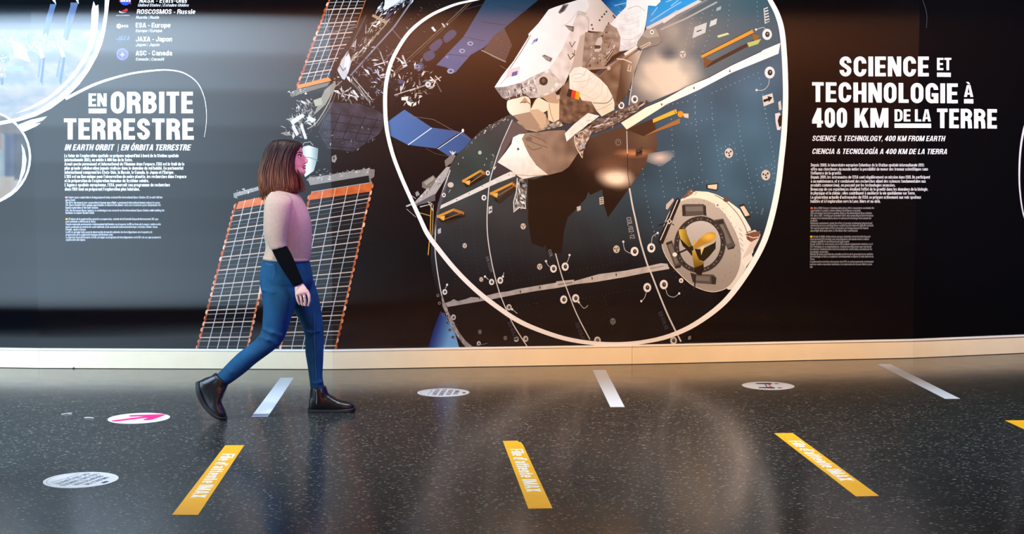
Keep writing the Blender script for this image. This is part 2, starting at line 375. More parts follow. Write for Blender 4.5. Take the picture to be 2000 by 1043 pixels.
w2 = box('window_assumed_2', (-7.5, 6.985, 0), (-2.66, 7.06, .04), M_frame, kind='structure')  # unseen window frame, assumed around the light bank
for x in (-2.71, -4.15, -5.75): box('assumed_frame', (x, 6.985, .04), (x + .05, 7.06, 3.06), M_frame, w2)

# skirting under the mural: a plinth of joined boards with a pale ledge strip on top
M_skirt = mat('cream_skirting', (240, 224, 194), .45, noise_amt=.03, noise_scale=6)
M_ledge = mat('white_ledge', (246, 246, 244), .3)
M_gap = mat('skirting_joint', (96, 88, 76), .8)


def mur_z(px, py):
    best = None; r = ray(px, py)
    for i in range(len(MUR) - 1):
        e = MUR[i + 1] - MUR[i]; n = Vector((-e.y, e.x)); n.normalize()
        t = n.dot(MUR[i]) / (n.x * r.x + n.y * r.y)
        if best is None or t > best: best = t
    return EYE + r * best


z_top = mur_z(650, 685.5).z; z_ledge = z_top + .014
for i in range(len(K) - 1):
    e = (K[i + 1] - K[i]).normalized(); n = Vector((-e.y, e.x)); g = e * .0012
    f0, f1 = K[i] + g, K[i + 1] - g
    o = prism('baseboard_front', [(f0 + n * .012)[:], (f1 + n * .012)[:], (f1 + n * .05)[:], (f0 + n * .05)[:]], .004, z_top - .001, M_skirt)
    tag(o, kind='structure')
    o2 = prism('ledge_strip', [f0[:], f1[:], (f1 + n * .05)[:], (f0 + n * .05)[:]], z_top, z_ledge, M_ledge, o)
    o3 = prism('shadow_gap', [(f0 + n * .02)[:], (f1 + n * .02)[:], (f1 + n * .05)[:], (f0 + n * .05)[:]], .0005, .004, M_gap, o)
# ------------------------------------------------------------------ the printed mural
M_ink = bpy.data.materials.new('printed_vinyl'); M_ink.use_nodes = True
_n = M_ink.node_tree.nodes; _l = M_ink.node_tree.links
_a = _n.new('ShaderNodeVertexColor'); _a.layer_name = 'ink'
_d = _n.new('ShaderNodeBsdfDiffuse'); _l.new(_a.outputs['Color'], _d.inputs['Color'])
_g = _n.new('ShaderNodeBsdfAnisotropic'); _g.distribution = 'BECKMANN'; _g.inputs['Roughness'].default_value = .17; _g.inputs['Anisotropy'].default_value = .88; _g.inputs['Rotation'].default_value = .25
_t = _n.new('ShaderNodeTangent'); _t.direction_type = 'RADIAL'; _t.axis = 'Z'; _l.new(_t.outputs[0], _g.inputs['Tangent'])
_f = _n.new('ShaderNodeFresnel'); _f.inputs['IOR'].default_value = 1.5
_m = _n.new('ShaderNodeMixShader'); _l.new(_f.outputs[0], _m.inputs[0]); _l.new(_d.outputs[0], _m.inputs[1]); _l.new(_g.outputs[0], _m.inputs[2])
_n.remove(_n['Principled BSDF']); _l.new(_m.outputs[0], _n['Material Output'].inputs['Surface'])
INK = .92          # ink reflectance for a full white
KINKS = []
for q in MUR[1:-1]:
    a_, b_ = project((q.x, q.y, .1)), project((q.x, q.y, 3.0)); KINKS.append((a_, b_))
LAYER = [0]


def facet_hit(px, py, lift):
    best, nn = None, None; r = ray(px, py)
    for i in range(len(MUR) - 1):
        e = MUR[i + 1] - MUR[i]; n = Vector((-e.y, e.x)).normalized()
        t = n.dot(MUR[i]) / (n.x * r.x + n.y * r.y)
        if best is None or t > best: best, nn = t, n
    p = EYE + r * best
    return Vector((p.x - nn.x * lift, p.y - nn.y * lift, p.z))


class Print:
    """One printed area of the mural: flat polygons given in the design's own coordinates, laid on the faceted wall."""

    def __init__(s, name, parent=None, label=None):
        s.name, s.parent, s.label = name, parent, label
        s.bm = bmesh.new(); s.c = s.bm.verts.layers.float_color.new('ink')

    def poly(s, pts, color, grid=0, smooth=0, layer=True):
        if smooth: pts = [p[:2] for p in spline([tuple(p) for p in pts], smooth, True)]
        if layer: LAYER[0] += 1
        if area2(pts) > 0: pts = pts[::-1]
        z = LAYER[0]
        fn = color if callable(color) else None
        if not fn: c0 = (*[v * INK for v in lin(color)], 1)
        if grid:
            tb = bmesh.new(); tb.faces.new([tb.verts.new((p[0], p[1], 0)) for p in pts])
            bmesh.ops.triangulate(tb, faces=tb.faces[:])
            xs = [p[0] for p in pts]; ys = [p[1] for p in pts]
            gx, gy = grid if isinstance(grid, tuple) else (grid, grid)
            for k, (lo, hi, g) in enumerate(((min(xs), max(xs), gx), (min(ys), max(ys), gy))):
                if not g: continue
                v = math.ceil(lo / g) * g
                while v < hi:
                    bmesh.ops.bisect_plane(tb, geom=tb.verts[:] + tb.edges[:] + tb.faces[:], plane_co=(v, v, 0), plane_no=(1, 0, 0) if k == 0 else (0, 1, 0)); v += g
            mp = {}
            for v in tb.verts:
                w = s.bm.verts.new((v.co.x, v.co.y, z)); w[s.c] = (*[q * INK for q in lin(fn(v.co.x, v.co.y))], 1) if fn else c0; mp[v] = w
            for f in tb.faces: s.bm.faces.new([mp[v] for v in f.verts])
            tb.free(); return
        vs = [s.bm.verts.new((p[0], p[1], z)) for p in pts]
        for v, p in zip(vs, pts): v[s.c] = (*[q * INK for q in lin(fn(*p))], 1) if fn else c0
        s.bm.faces.new(vs)

    def line(s, pts, w, color, smooth=0, closed=False):
        if smooth:
            if isinstance(w, (list, tuple)): q = spline([(*p, ww) for p, ww in zip(pts, w)], smooth, closed); w = [p[2] for p in q]; pts = [p[:2] for p in q]
            else: pts = spline([tuple(p) for p in pts], smooth, closed)
        LAYER[0] += 1
        for q in ribbon(pts, w, closed): s.poly(q, color, layer=False)

    def ell(s, cx, cy, rx, ry, color, n=16, rot=0, grid=0):
        c, d = cos(radians(rot)), sin(radians(rot))
        s.poly([(cx + rx * cos(2 * pi * i / n) * c - ry * sin(2 * pi * i / n) * d, cy + rx * cos(2 * pi * i / n) * d + ry * sin(2 * pi * i / n) * c) for i in range(n)], color, grid)

    def text(s, string, x0, x1, base, cap, color, shear=0, base1=None, cap1=None, stem=.19, gap=.07, plain=None, quad=None, same=False):
        """A line from x0 to x1: caps from the baseline up cap px; base1 / cap1 at its right end. quad = (origin, right, up)."""
        w, P = font_text(string, plain) if plain is not None else stroke_text(string, stem, gap)
        base1 = base if base1 is None else base1; cap1 = cap if cap1 is None else cap1
        LAYER[0] += 1; L0 = LAYER[0]
        for k, q in enumerate(P):
            o = []; LAYER[0] = L0 + k % 7
            for x, y in q:
                t = x / w
                if quad: (ox, oy), (rx, ry), (ux, uy) = quad; o.append((ox + rx * t + ux * y, oy + ry * t + uy * y)); continue
                cp = cap + (cap1 - cap) * t
                o.append((x0 + (x1 - x0) * t + shear * cp * y, base + (base1 - base) * t - cp * y))
            if abs(area2(o)) > 1e-9: s.poly(o, color, layer=False)
        LAYER[0] = L0 - 1 if same else L0 + 7

    def dots(s, pts, step, r, color):
        LAYER[0] += 1
        for (x0, y0), (x1, y1) in zip(pts, pts[1:]):
            n = max(1, int(math.hypot(x1 - x0, y1 - y0) / step))
            for i in range(n):
                x, y = x0 + (x1 - x0) * i / n, y0 + (y1 - y0) * i / n
                s.poly([(x - r, y), (x, y - r * 1.2), (x + r, y), (x, y + r * 1.2)], color, layer=False)

    def done(s):
        bm = s.bm
        for (ax, ay), (bx, by) in KINKS:
            bmesh.ops.bisect_plane(bm, geom=bm.verts[:] + bm.edges[:] + bm.faces[:], plane_co=(ax, ay, 0), plane_no=(by - ay, ax - bx, 0))
        for v in bm.verts: v.co = facet_hit(v.co.x, v.co.y, v.co.z * 1.0e-5)
        if s.parent: bmesh.ops.bisect_plane(bm, geom=bm.verts[:] + bm.edges[:] + bm.faces[:], plane_co=(0, 0, z_ledge - .003), plane_no=(0, 0, 1), clear_inner=True)
        me = bpy.data.meshes.new(s.name); bm.to_mesh(me); bm.free()
        o = link(s.name, me, M_ink, s.parent)
        if s.label: o['label'] = s.label
        s.o = o; return o


def mixc(a, b, t): t = max(0, min(1, t)); return tuple(x + (y - x) * t for x, y in zip(a, b))
def nz(x, y, s, o=0): return noise.noise(Vector((x / s, y / s, o)))
def dim(f, k): return lambda x, y: tuple(v * k * w for v, w in zip(f(x, y), (1.06, 1, .97)))


rnd = random.Random(7)
# the panel itself: black print that covers the wall
mural = Print('mural')
LAYER[0] = 0
mural.poly([(-520, -330), (2520, -330), (2520, 780), (-520, 780)], (8, 8, 12))
# keep only the part above the ledge
bm = mural.bm
mu = mural.done()
bm = bmesh.new(); bm.from_mesh(mu.data)
bmesh.ops.bisect_plane(bm, geom=bm.verts[:] + bm.edges[:] + bm.faces[:], plane_co=(0, 0, z_ledge - .004), plane_no=(0, 0, 1), clear_inner=True)
bmesh.ops.bisect_plane(bm, geom=bm.verts[:] + bm.edges[:] + bm.faces[:], plane_co=(0, 0, ROOM_H - .3), plane_no=(0, 0, 1), clear_outer=True)
bm.to_mesh(mu.data); bm.free()
tag(mu, 'wall-wide black space mural with printed astronaut, station module and French titles', 'mural')
WHITE = (246, 247, 250)

# --- earth seen from orbit, upper left
p = Print('earth_picture', mu, 'round picture of a space station over pale blue earth')


def earth(x, y):
    c = mixc((14, 22, 30), (120, 140, 165), (y - 8) / 36) if y < 44 else mixc((150, 165, 205), (205, 220, 245), (y - 44) / 22)
    if y > 60:
        k = nz(x, y * 1.6, 38) + .5 * nz(x, y * 1.7, 14, 3); lo = max(0, (y - 95) / 90)
        c = mixc((196, 218, 242), (250, 251, 253), .35 + 1.1 * k + .25 * lo)
    return c


outer = [(214, -60), (213.7, 0), (211, 25), (206, 60), (200, 85), (190, 110), (175, 137), (155, 165), (130, 190), (100, 212), (70, 227), (37, 237), (-10, 246)]
inner = [(206, -60), (205, 0), (204, 25), (200, 50), (192, 82), (182, 107), (165, 135), (140, 165), (112, 190), (75, 215), (35, 230), (-10, 239)]
mir = lambda L: [(-20 - x, y) for x, y in L[::-1]]
p.poly(inner + mir(inner)[1:], dim(earth, .60), grid=7)
for q, c in (([(98, 8), (110, 8), (103, 30), (94, 70), (88, 68), (92, 40)], (86, 108, 146)), ([(99, 8), (90, 36), (83, 67), (88, 68)], (92, 112, 150)), ([(138, 5), (153, 5), (143, 40), (132, 80), (127, 78), (135, 40)], (86, 106, 142)), ([(140, 5), (130, 36), (123, 75), (127, 77)], (96, 116, 152)),
             ([(77, 113), (81, 113), (77, 152), (73, 151)], (104, 126, 152)), ([(84, 113), (88, 113), (83, 167), (78, 158)], (84, 104, 132)), ([(116, 112), (120, 112), (114, 152), (109, 150)], (104, 126, 152)), ([(123, 112), (128, 112), (120, 167), (115, 158)], (84, 104, 132)),
             ([(74, 90), (80, 88), (87, 112), (79, 114)], (252, 250, 246)), ([(113, 88), (119, 88), (127, 110), (121, 112)], (252, 250, 246)), ([(25, 80), (47, 90), (60, 122), (28, 110)], (250, 248, 242)),
             ([(11, 130), (46, 129), (47, 138), (12, 139)], (138, 154, 178)), ([(8, 115), (18, 111), (19, 119), (10, 122)], (120, 140, 170)), ([(1, 153), (7, 153), (7, 165), (2, 166)], (90, 104, 126)), ([(9, 158), (18, 158), (18, 160), (9, 161)], (120, 136, 160))):
    p.poly(q, c)
for x0, y0, x1, y1, n in ((0, 74, 24, 86, 26), (48, 66, 74, 100, 34), (74, 64, 92, 90, 20), (94, 74, 130, 92, 30), (0, 96, 12, 150, 30)):
    for _ in range(n):
        x, y = rnd.uniform(x0, x1), rnd.uniform(y0, y1); a, b = rnd.uniform(1, 4.5), rnd.uniform(.6, 1.8); t = rnd.uniform(0, pi); c, d = cos(t), sin(t)
        p.poly([(x - a * c, y - a * d), (x + b * d, y - b * c), (x + a * c, y + a * d), (x - b * d, y + b * c)], rnd.choice([(252, 250, 244), (170, 184, 196), (226, 226, 222), (120, 138, 160), (248, 244, 232)]))
p.poly([(102, 0), (108, 0), (110, 9)], (240, 244, 248)); p.poly([(148, 0), (153, 0), (154, 8)], (240, 244, 248))
p.poly([(183, 2), (187, 12), (192, 9), (193, 26), (190, 60), (180, 95), (166, 122), (146, 150), (118, 178), (88, 200), (58, 214), (30, 222), (60, 208), (95, 188), (125, 162), (148, 135), (165, 108), (174, 80), (178, 50), (179, 20)], (250, 251, 254))
p.poly(outer + inner[::-1], WHITE); p.poly(mir(outer) + mir(inner)[::-1], WHITE)
p.done()
LAYER[0] = 120
p = Print('swoosh_line', mu, 'thin white curved line around the left title')
p.line([(128, 193), (180, 167), (220, 153), (260, 143), (300, 137.8), (330, 136.8), (360, 143), (385, 161), (398, 187), (403, 215), (403, 240), (399, 268)], [6, 5.2, 4.4, 3.6, 3.2, 2.6, 2.2, 1.7, 1.3, 1, .9, .6], WHITE, 5)
p.done()
p = Print('brush_stroke', mu, 'white brush stroke below the round earth picture')
p.poly([(37, 243), (60, 234), (92, 227), (84, 235), (66, 242), (80, 240), (72, 246), (48, 257), (40, 252)], WHITE)
p.done()

# --- small round picture, lower left
p = Print('round_crew_picture', mu, 'small round picture at the left edge of the mural')


def crew(x, y):
    k = nz(x, y, 26, 5)
    if y < 262: c = mixc((120, 112, 106), (190, 184, 178), .5 + k)
    elif x < 6 and y < 292: c = (214, 160, 130)
    elif x > 27: c = mixc((70, 74, 90), (120, 122, 132), .5 + 1.5 * k)
    else: c = mixc((176, 200, 206), (226, 236, 238), .5 + k) if x < 12 else mixc((92, 104, 140), (150, 164, 196), .5 + 1.4 * k)
    if y > 342 + x * .2: c = mixc((230, 214, 190), (244, 240, 232), .5 + k)
    return c


circ = lambda r, n=40: [(-31.7 + r * cos(2 * pi * i / n), 307 + r * sin(2 * pi * i / n)) for i in range(n)]
p.poly(circ(89), dim(crew, .56), grid=6)
p.poly([(42, 281), (48, 292), (52, 312), (49, 335), (40, 355), (30, 368), (38, 350), (43, 325), (44, 300)], (244, 247, 250))
p.line(circ(90.5), 4.2, WHITE, closed=True)
p.poly([(-10, 396), (22, 374), (34, 362), (26, 376), (5, 392), (-10, 400)], WHITE)
p.done()

# --- the list of space agencies
LAYER[0] = 60
p = Print('agency_logo', mu, 'blue round agency logo')
p.ell(245, -1, 11.5, 11.5, (38, 72, 178), 24); p.text('NASA', 235.5, 255, 3.6, 5, WHITE, shear=.1, stem=.2)
p.line([(233, 3), (240, -3), (250, 1), (256, 8)], 1.2, (220, 60, 70), 3)
p.done()
p = Print('agency_logo', mu, 'red arrow shaped agency logo')
p.poly([(234, 24), (247, 16.6), (249, 21.5), (243, 22)], (214, 40, 48)); p.poly([(233, 21), (232.5, 24), (238, 25.6), (248, 23.4), (238, 24.2)], (206, 212, 220)); p.poly([(247, 16.6), (249.4, 18), (249, 21.6)], (60, 80, 160))
p.text('ROSCOSMOS', 227, 253.5, 31.3, 2.4, (150, 160, 176), stem=.2)
p.done()
p = Print('agency_logo', mu, 'white agency logo')
p.ell(232.3, 51, 4.6, 4.8, WHITE, 18); p.ell(233.6, 50.4, 1.4, 1.4, (90, 104, 120), 10); p.text('esa', 237.5, 250.5, 53.4, 6.2, WHITE, stem=.2)
p.done()
p = Print('agency_logo', mu, 'pale blue lettered agency logo')
p.text('JAXA', 227.5, 252.5, 78.5, 8, (86, 112, 214), shear=.3, stem=.15); p.line([(230, 85), (238, 70), (237, 83)], .9, (86, 112, 214))
p.done()
p = Print('agency_logo', mu, 'violet round agency logo')
p.ell(239.2, 106, 11.8, 11.8, (96, 98, 214), 26); p.ell(239.2, 106, 8.8, 8.8, (78, 74, 190), 22)
p.poly([(239.2, 101.5), (240.5, 105.4), (244, 107), (240.6, 108), (239.2, 112), (237.9, 108), (234.4, 107), (237.9, 105.4)], (226, 224, 250))
p.done()
LAYER[0] = 60
p = Print('agency_names', mu, 'white list of agencies and countries')
for t, x0, x1, b, h, sh in (('NASA - États-Unis', 272, 365, 5.4, 8.6, .18), ('ROSCOSMOS - Russie', 267, 381, 27.2, 9, .14), ('ESA - Europe', 265, 333, 53.8, 9.2, .02), ('JAXA - Japon', 265, 336, 81, 9.4, .02), ('ASC - Canada', 265, 336, 108.4, 9.4, .02)):
    p.text(t, x0, x1, b, h, WHITE, shear=sh, stem=.16, gap=.085, same=True)
for t, x0, x1, b, sh in (('United States | Estados Unidos', 269, 368, 12.8, .3), ('Russia | Rusia', 265.5, 310, 36.6, .25), ('Europe | Europa', 265, 316, 62.8, .2), ('Japan | Japón', 265, 311, 90.2, .2), ('Canada | Canadá', 265, 320, 118.3, .2)):
    p.text(t, x0, x1, b, 5.6, (214, 220, 228), shear=sh, stem=.14, gap=.08, same=True)
p.done()

# --- titles
LAYER[0] = 60
p = Print('left_title', mu, 'bold white title about earth orbit')
p.text('EN', 173, 208.3, 208, 25.5, WHITE, stem=.2); p.poly([(173, 212), (208, 212), (208, 221.3), (173, 221.3)], WHITE)
p.text('ORBITE', 216.5, 377, 221.2, 42, WHITE, stem=.205, gap=.085); p.text('TERRESTRE', 125, 378.5, 272.3, 41, WHITE, stem=.205, gap=.085, base1=272.8)
p.text('IN EARTH ORBIT', 126, 221, 293.5, 11.6, WHITE, shear=.24, stem=.19, gap=.09); p.text('|', 229.5, 231.5, 294, 12, WHITE, shear=.1); p.text('EN ÓRBITA TERRESTRE', 236, 371, 293.7, 11.6, WHITE, shear=.24, stem=.19, gap=.09)
p.done()
LAYER[0] = 60
p = Print('right_title', mu, 'bold white title about science and technology')
p.text('SCIENCE', 1639.4, 1814, 149, 38.5, WHITE, stem=.2, gap=.085, base1=149.2, cap1=38.7); p.text('ET', 1830, 1857.8, 137, 24, WHITE, stem=.19); p.poly([(1830, 141.8), (1857, 142), (1857, 150.2), (1830, 150)], WHITE)
p.text('TECHNOLOGIE', 1586, 1870.5, 199.2, 38.8, WHITE, stem=.2, gap=.085, base1=201.8, cap1=38.6); p.text('À', 1882.7, 1900.8, 189.3, 23, WHITE, stem=.19); p.poly([(1882.7, 193.4), (1901, 193.6), (1901, 202.2), (1882.7, 202)], WHITE)
p.text('400', 1586, 1654.5, 249, 38, WHITE, stem=.205, gap=.07); p.text('KM', 1669, 1735, 249.2, 38, WHITE, stem=.205, gap=.07)
p.text('DE LA', 1747, 1818, 237.2, 23.6, WHITE, stem=.19); p.poly([(1747, 241.2), (1818.5, 241.4), (1818.5, 249.9), (1747, 249.7)], WHITE)
p.text('TERRE', 1830, 1947, 250, 38, WHITE, stem=.205, gap=.085, base1=251.2)
SUB = (232, 230, 238)
p.text('SCIENCE & TECHNOLOGY, 400 KM FROM EARTH', 1585.6, 1844.5, 275.2, 10.4, SUB, shear=.22, gap=.09, stem=.175, base1=275.8); p.text('CIENCIA & TECNOLOGÍA A 400 KM DE LA TIERRA', 1585.6, 1849, 300.6, 10.4, SUB, shear=.22, gap=.09, stem=.175, base1=301.2)
p.done()

# --- paragraphs
PL = [("Le futur de l'exploration spatiale se prépare aujourd'hui à bord de la Station spatiale", 304.5, 349), ("internationale (ISS), en orbite à 400 km de la Terre.", 312.6, 259), ("Avant-poste permanent et international de l'Homme dans l'espace, l'ISS est le fruit de la", 320.7, 360),
      ("plus grande collaboration jamais réalisée dans le domaine du vol habité. Ce partenariat", 328.8, 358), ("international comprend les États-Unis, la Russie, le Canada, le Japon et l'Europe.", 337, 340), ("L'ISS est un lieu unique pour l'observation de notre planète, les recherches dans l'espace", 345.2, 364),
      ("et la préparation de l'exploration humaine du Système solaire.", 353.4, 291), ("L'Agence spatiale européenne, l'ESA, poursuit son programme de recherches", 361.6, 332), ("dans l'ISS tout en préparant l'exploration plus lointaine.", 369.8, 273)]
SL = [("Future space exploration is being prepared today on board the International Space Station, ISS, in orbit 400 km", 385.7, 317), ("above Earth.", 391, 147), ("The ISS is the largest ever cooperation in human spaceflight, a permanent international human outpost in space.", 396, 313), ("The Space Station offers unique opportunities to observe our planet, carry out research in space and prepare for", 400.8, 314),
      ("human exploration of the Solar System.", 405.8, 192), ("ESA, the European Space Agency, is continuing to run research on the International Space Station while building the", 411.2, 321), ("hardware to explore further afield.", 416, 184),
      ("El futuro de la exploración espacial se prepara hoy, a bordo de la Estación Espacial Internacional, ISS, que", 428, 309), ("está orbitando a 400 km de la Tierra.", 433, 187), ("Puesto avanzado permanente e internacional del Hombre en el espacio, la ISS es fruto de la mayor colaboración", 438.2, 314), ("jamás realizada en materia de vuelo habitado. Esta asociación internacional incluye a Estados Unidos, Rusia,", 443.4, 308),
      ("Canadá, Japón y Europa.", 448.3, 168), ("La ISS es un lugar único para la observación de nuestro planeta, las investigaciones en el espacio y la", 453.5, 297), ("preparación de la exploración humana del Sistema solar.", 458.6, 221), ("La Agencia Espacial Europea, la ESA, prosigue su programa de investigaciones en la ISS a la vez que prepara la", 463.7, 314), ("exploración más lejana.", 468.6, 167)]
PR = [("Depuis 2008, le laboratoire européen Columbus de la Station spatiale internationale (ISS)", 322.7, 1804.8), ("offre aux chercheurs du monde entier la possibilité de mener des travaux scientifiques sans", 330.7, 1812.5), ("l'influence de la gravité.", 338.4, 1643.8), ("Depuis 2001, les astronautes de l'ESA sont régulièrement en mission dans l'ISS. Ils participent", 346.3, 1816.3), ("à sa maintenance, et y conduisent des recherches allant des sciences fondamentales aux", 354.3, 1808),
      ("produits commerciaux, en passant par les technologies avancées.", 362, 1748.6), ("Beaucoup de ces expériences étudient l'effet de la gravité dans les domaines de la biologie,", 369.9, 1812.5), ("la physique et la chimie ; elles contribuent à améliorer la vie quotidienne sur Terre.", 377.6, 1787.6), ("La génération actuelle d'astronautes de l'ESA se prépare activement aux vols spatiaux", 385.6, 1798.9), ("habités et à l'exploration vers la Lune, Mars et au-delà.", 393.5, 1719.5)]
SR = [("Since 2008, Europe's Columbus laboratory offers researchers worldwide the", 406.5, 1707), ("opportunity to conduct science without the influence of gravity.", 411.5, 1681), ("ESA astronauts have been regularly flying to the International Space Station,", 416.5, 1703), ("ISS, since 2001, carrying out assembly tasks and conducting research in areas", 421.3, 1705.6), ("ranging from fundamental science to advanced technology and commercial", 426.4, 1701), ("products.", 431.3, 1597), ("Numerous experiments study the effect of gravity on biological, physical and", 436.1, 1703),
      ("chemical processes and how these could be used to improve daily life on Earth.", 440.8, 1706), ("The current generation of ESA astronauts are being prepared for human", 445.8, 1695.6), ("spaceflight and exploration, to the Moon, Mars and beyond.", 450.8, 1675),
      ("Desde el 2008, el laboratorio europeo Columbus de la Estación Espacial", 462.3, 1699.4), ("Internacional (ISS) permite a los investigadores del mundo entero realizar", 467.2, 1697), ("trabajos científicos sin influencia de la gravedad.", 472, 1658.6), ("Desde el 2001, los astronautas de la ESA realizan regularmente misiones en el", 476.9, 1704), ("ISS. Participan en su mantenimiento, realizan investigaciones que van desde", 482, 1702), ("las ciencias fundamentales hasta los productos comerciales, pasando por las", 486.8, 1703), ("tecnologías avanzadas.", 491.9, 1618),
      ("Muchas de estas experiencias estudian el efecto de la gravedad en los ámbitos", 496.6, 1705), ("de la biología, la física y la química; contribuyendo a mejorar la vida diaria en la", 501.4, 1705.6), ("Tierra.", 506.5, 1591), ("La generación actual de astronautas de la ESA se está preparando activamente", 511.2, 1706), ("para los vuelos espaciales habitados y la exploración de la Luna, Marte y más", 516.3, 1703), ("allá.", 521.5, 1587)]
for nm, lab, rows, x0, cap, col, sh, wt, sk in (('left_paragraph', 'white French paragraph under the left title', PL, 125.8, 6.2, (240, 243, 246), 0, .19, .012), ('left_small_print', 'tiny grey translations under the left paragraph', SL, 127.5, 4.1, (205, 212, 220), .12, .15, .012), ('right_paragraph', 'white French paragraph under the right title', PR, 1583.8, 6.0, (220, 218, 226), 0, .165, -.012), ('right_small_print', 'tiny grey translations under the right paragraph', SR, 1583, 4.0, (158, 156, 164), .16, .13, -.012)):
    LAYER[0] = 60; p = Print(nm, mu, lab)
    for i, (t, y, x1) in enumerate(rows):
        xs = x0 + sk * (y - rows[0][1]); first = t.startswith(('Future', 'El futuro', 'Since', 'Desde el 2008'))
        if first:
            c = (230, 150, 190) if t.startswith('F') else (222, 92, 60) if t.startswith('S') else (236, 170, 40)
            p.poly([(xs, y - 1.8), (xs + 4.5, y - 1.8), (xs + 4.5, y + 1.6), (xs, y + 1.6)], c); xs += 6
        p.text(t, xs, x1, y + cap * .42, cap, col, shear=sh, stem=wt, gap=.085, same=True)
    p.done()
# --- the station's truss, upper middle
LAYER[0] = 10
def clutter(p, region, n, pal, smin, smax, ang=None, seed=1, spread=.5, thin=.3):
    """Countless little bright pieces of printed hardware inside an outline."""
    r = random.Random(seed); xs = [q[0] for q in region]; ys = [q[1] for q in region]

    def inside(x, y):
        k = False
        for i in range(len(region)):
            (x0, y0), (x1, y1) = region[i - 1], region[i]
            if (y0 > y) != (y1 > y) and x < (x1 - x0) * (y - y0) / (y1 - y0) + x0: k = not k
        return k
    L0 = LAYER[0]
    while n > 0:
        x, y = r.uniform(min(xs), max(xs)), r.uniform(min(ys), max(ys))
        if not inside(x, y): continue
        n -= 1; LAYER[0] = L0 + n % 14; L = smin + (smax - smin) * r.random() ** 2.2; t = (radians(ang) + r.gauss(0, spread)) if ang is not None and r.random() < .75 else r.uniform(0, pi)
        a, b, c, d = L, max(.5, L * thin * r.uniform(.4, 1.6)), cos(t), sin(t); j = lambda: r.uniform(.6, 1.25)
        p.poly([(x - a * j() * c - b * d * .5, y - a * j() * d + b * c * .5), (x + b * j() * d, y - b * j() * c), (x + a * j() * c, y + a * j() * d), (x - b * j() * d, y + b * j() * c)], r.choice(pal))
    LAYER[0] = L0 + 16


GREY = [(196, 192, 190), (150, 146, 146), (222, 218, 216), (112, 108, 110), (84, 80, 84), (60, 58, 62)]
WARM = [(176, 162, 146), (206, 194, 180), (140, 124, 110), (96, 84, 76), (232, 222, 212)]
COOL = [(150, 164, 190), (196, 206, 222), (90, 100, 130), (230, 234, 240), (60, 68, 96)]
p = Print('station_truss_picture', mu, 'printed dark station truss crowded with pale hardware')
# dark body of the truss from lower left to upper right
p.poly([(650, 160), (735, 60), (775, -60), (960, -60), (860, 90), (770, 200), (735, 268), (700, 290), (640, 285), (600, 262), (610, 215)], (17, 16, 20))
p.poly([(645, 200), (700, 202), (735, 215), (760, 230), (740, 262), (690, 296), (640, 290), (622, 258)], lambda x, y: mixc((38, 38, 44), (70, 66, 82), .5 + .9 * nz(x, y, 16, 2)), grid=6)
for i in range(5): p.line([(642 + i * 24, 214 + i * 4), (622 + i * 22, 268 + i * 5)], 1.4, (20, 18, 22)); p.line([(640 - i * 4, 220 + i * 16), (745 - i * 6, 236 + i * 14)], 1.4, (20, 18, 22))
# brown radiator seen edge on and the blue one within the loop
p.poly([(972, -40), (905, 72), (852, 127), (870, 131), (889, 142), (903, 126), (919.4, 107), (946, 92), (994, 47), (1027, 20), (1100, -40)], lambda x, y: mixc((26, 58, 84), (76, 90, 132), (y + 10) / 110), grid=10)
for q in (((905, 72), (946, 80)), ((940, 42), (990, 50)), ((975, 12), (1030, 22)), ((874, 106), (915, 110)), ((889, 24), (1000, -8))): p.line(q, 1, (40, 48, 74))
for x, y, r in ((918.5, 85, 6), (902.5, 99.5, 6), (880, 139, 7), (873.5, 111.5, 2.5)): p.ell(x, y, r, r * .72, (140, 150, 178), 14); p.ell(x + .4, y, r * .45, r * .32, (48, 58, 88), 10)
for q in ([(866, 72), (882, 58), (892, 66), (872, 84)], [(838, 92), (858, 76), (864, 84), (850, 100)], [(826, 108), (842, 98), (850, 110), (834, 120)], [(812, 128), (824, 122), (828, 134), (814, 138)]): p.poly(q, (58, 66, 98), smooth=3)
p.line([(742, 172), (800, 118), (860, 62), (930, -4), (960, -30)], 2.2, (66, 56, 52)); p.line([(745, 166), (800, 112), (862, 55), (935, -14)], 1, (128, 108, 92))
p.poly([(964, 70), (985, 55), (1000, 88), (986, 122), (962, 112), (944, 98)], lambda x, y: mixc((58, 46, 44), (92, 80, 82), .5 + .5 * sin((y + x * .25) * 2.2)), grid=(8, 1.1))
p.line([(940, 98), (988, 121)], 1.4, (176, 160, 150)); p.line([(976, 128), (1000, 142)], 1, (110, 94, 86))
# blue radiator, lower
p.poly([(757, 238), (790, 214), (843, 249), (904, 258), (921, 272), (908, 288), (895, 299), (877, 305), (853, 290), (797, 283), (762, 265)], lambda x, y: mixc((74, 112, 172), (52, 82, 136), (x - 757) / 150), grid=12)
p.line([(797, 283), (843, 250)], 1.6, (226, 232, 240)); p.line([(854, 290), (903, 256)], 2.4, (24, 26, 40)); p.line([(855, 291), (904, 257)], 1.1, (226, 232, 240)); p.ell(904, 255, 2.4, 3.6, (236, 236, 236), 8)
p.line([(802, 227), (846, 233), (880, 252), (918, 271)], .9, (120, 96, 84)); p.line([(832, 290), (850, 300), (880, 306)], .9, (84, 66, 58))
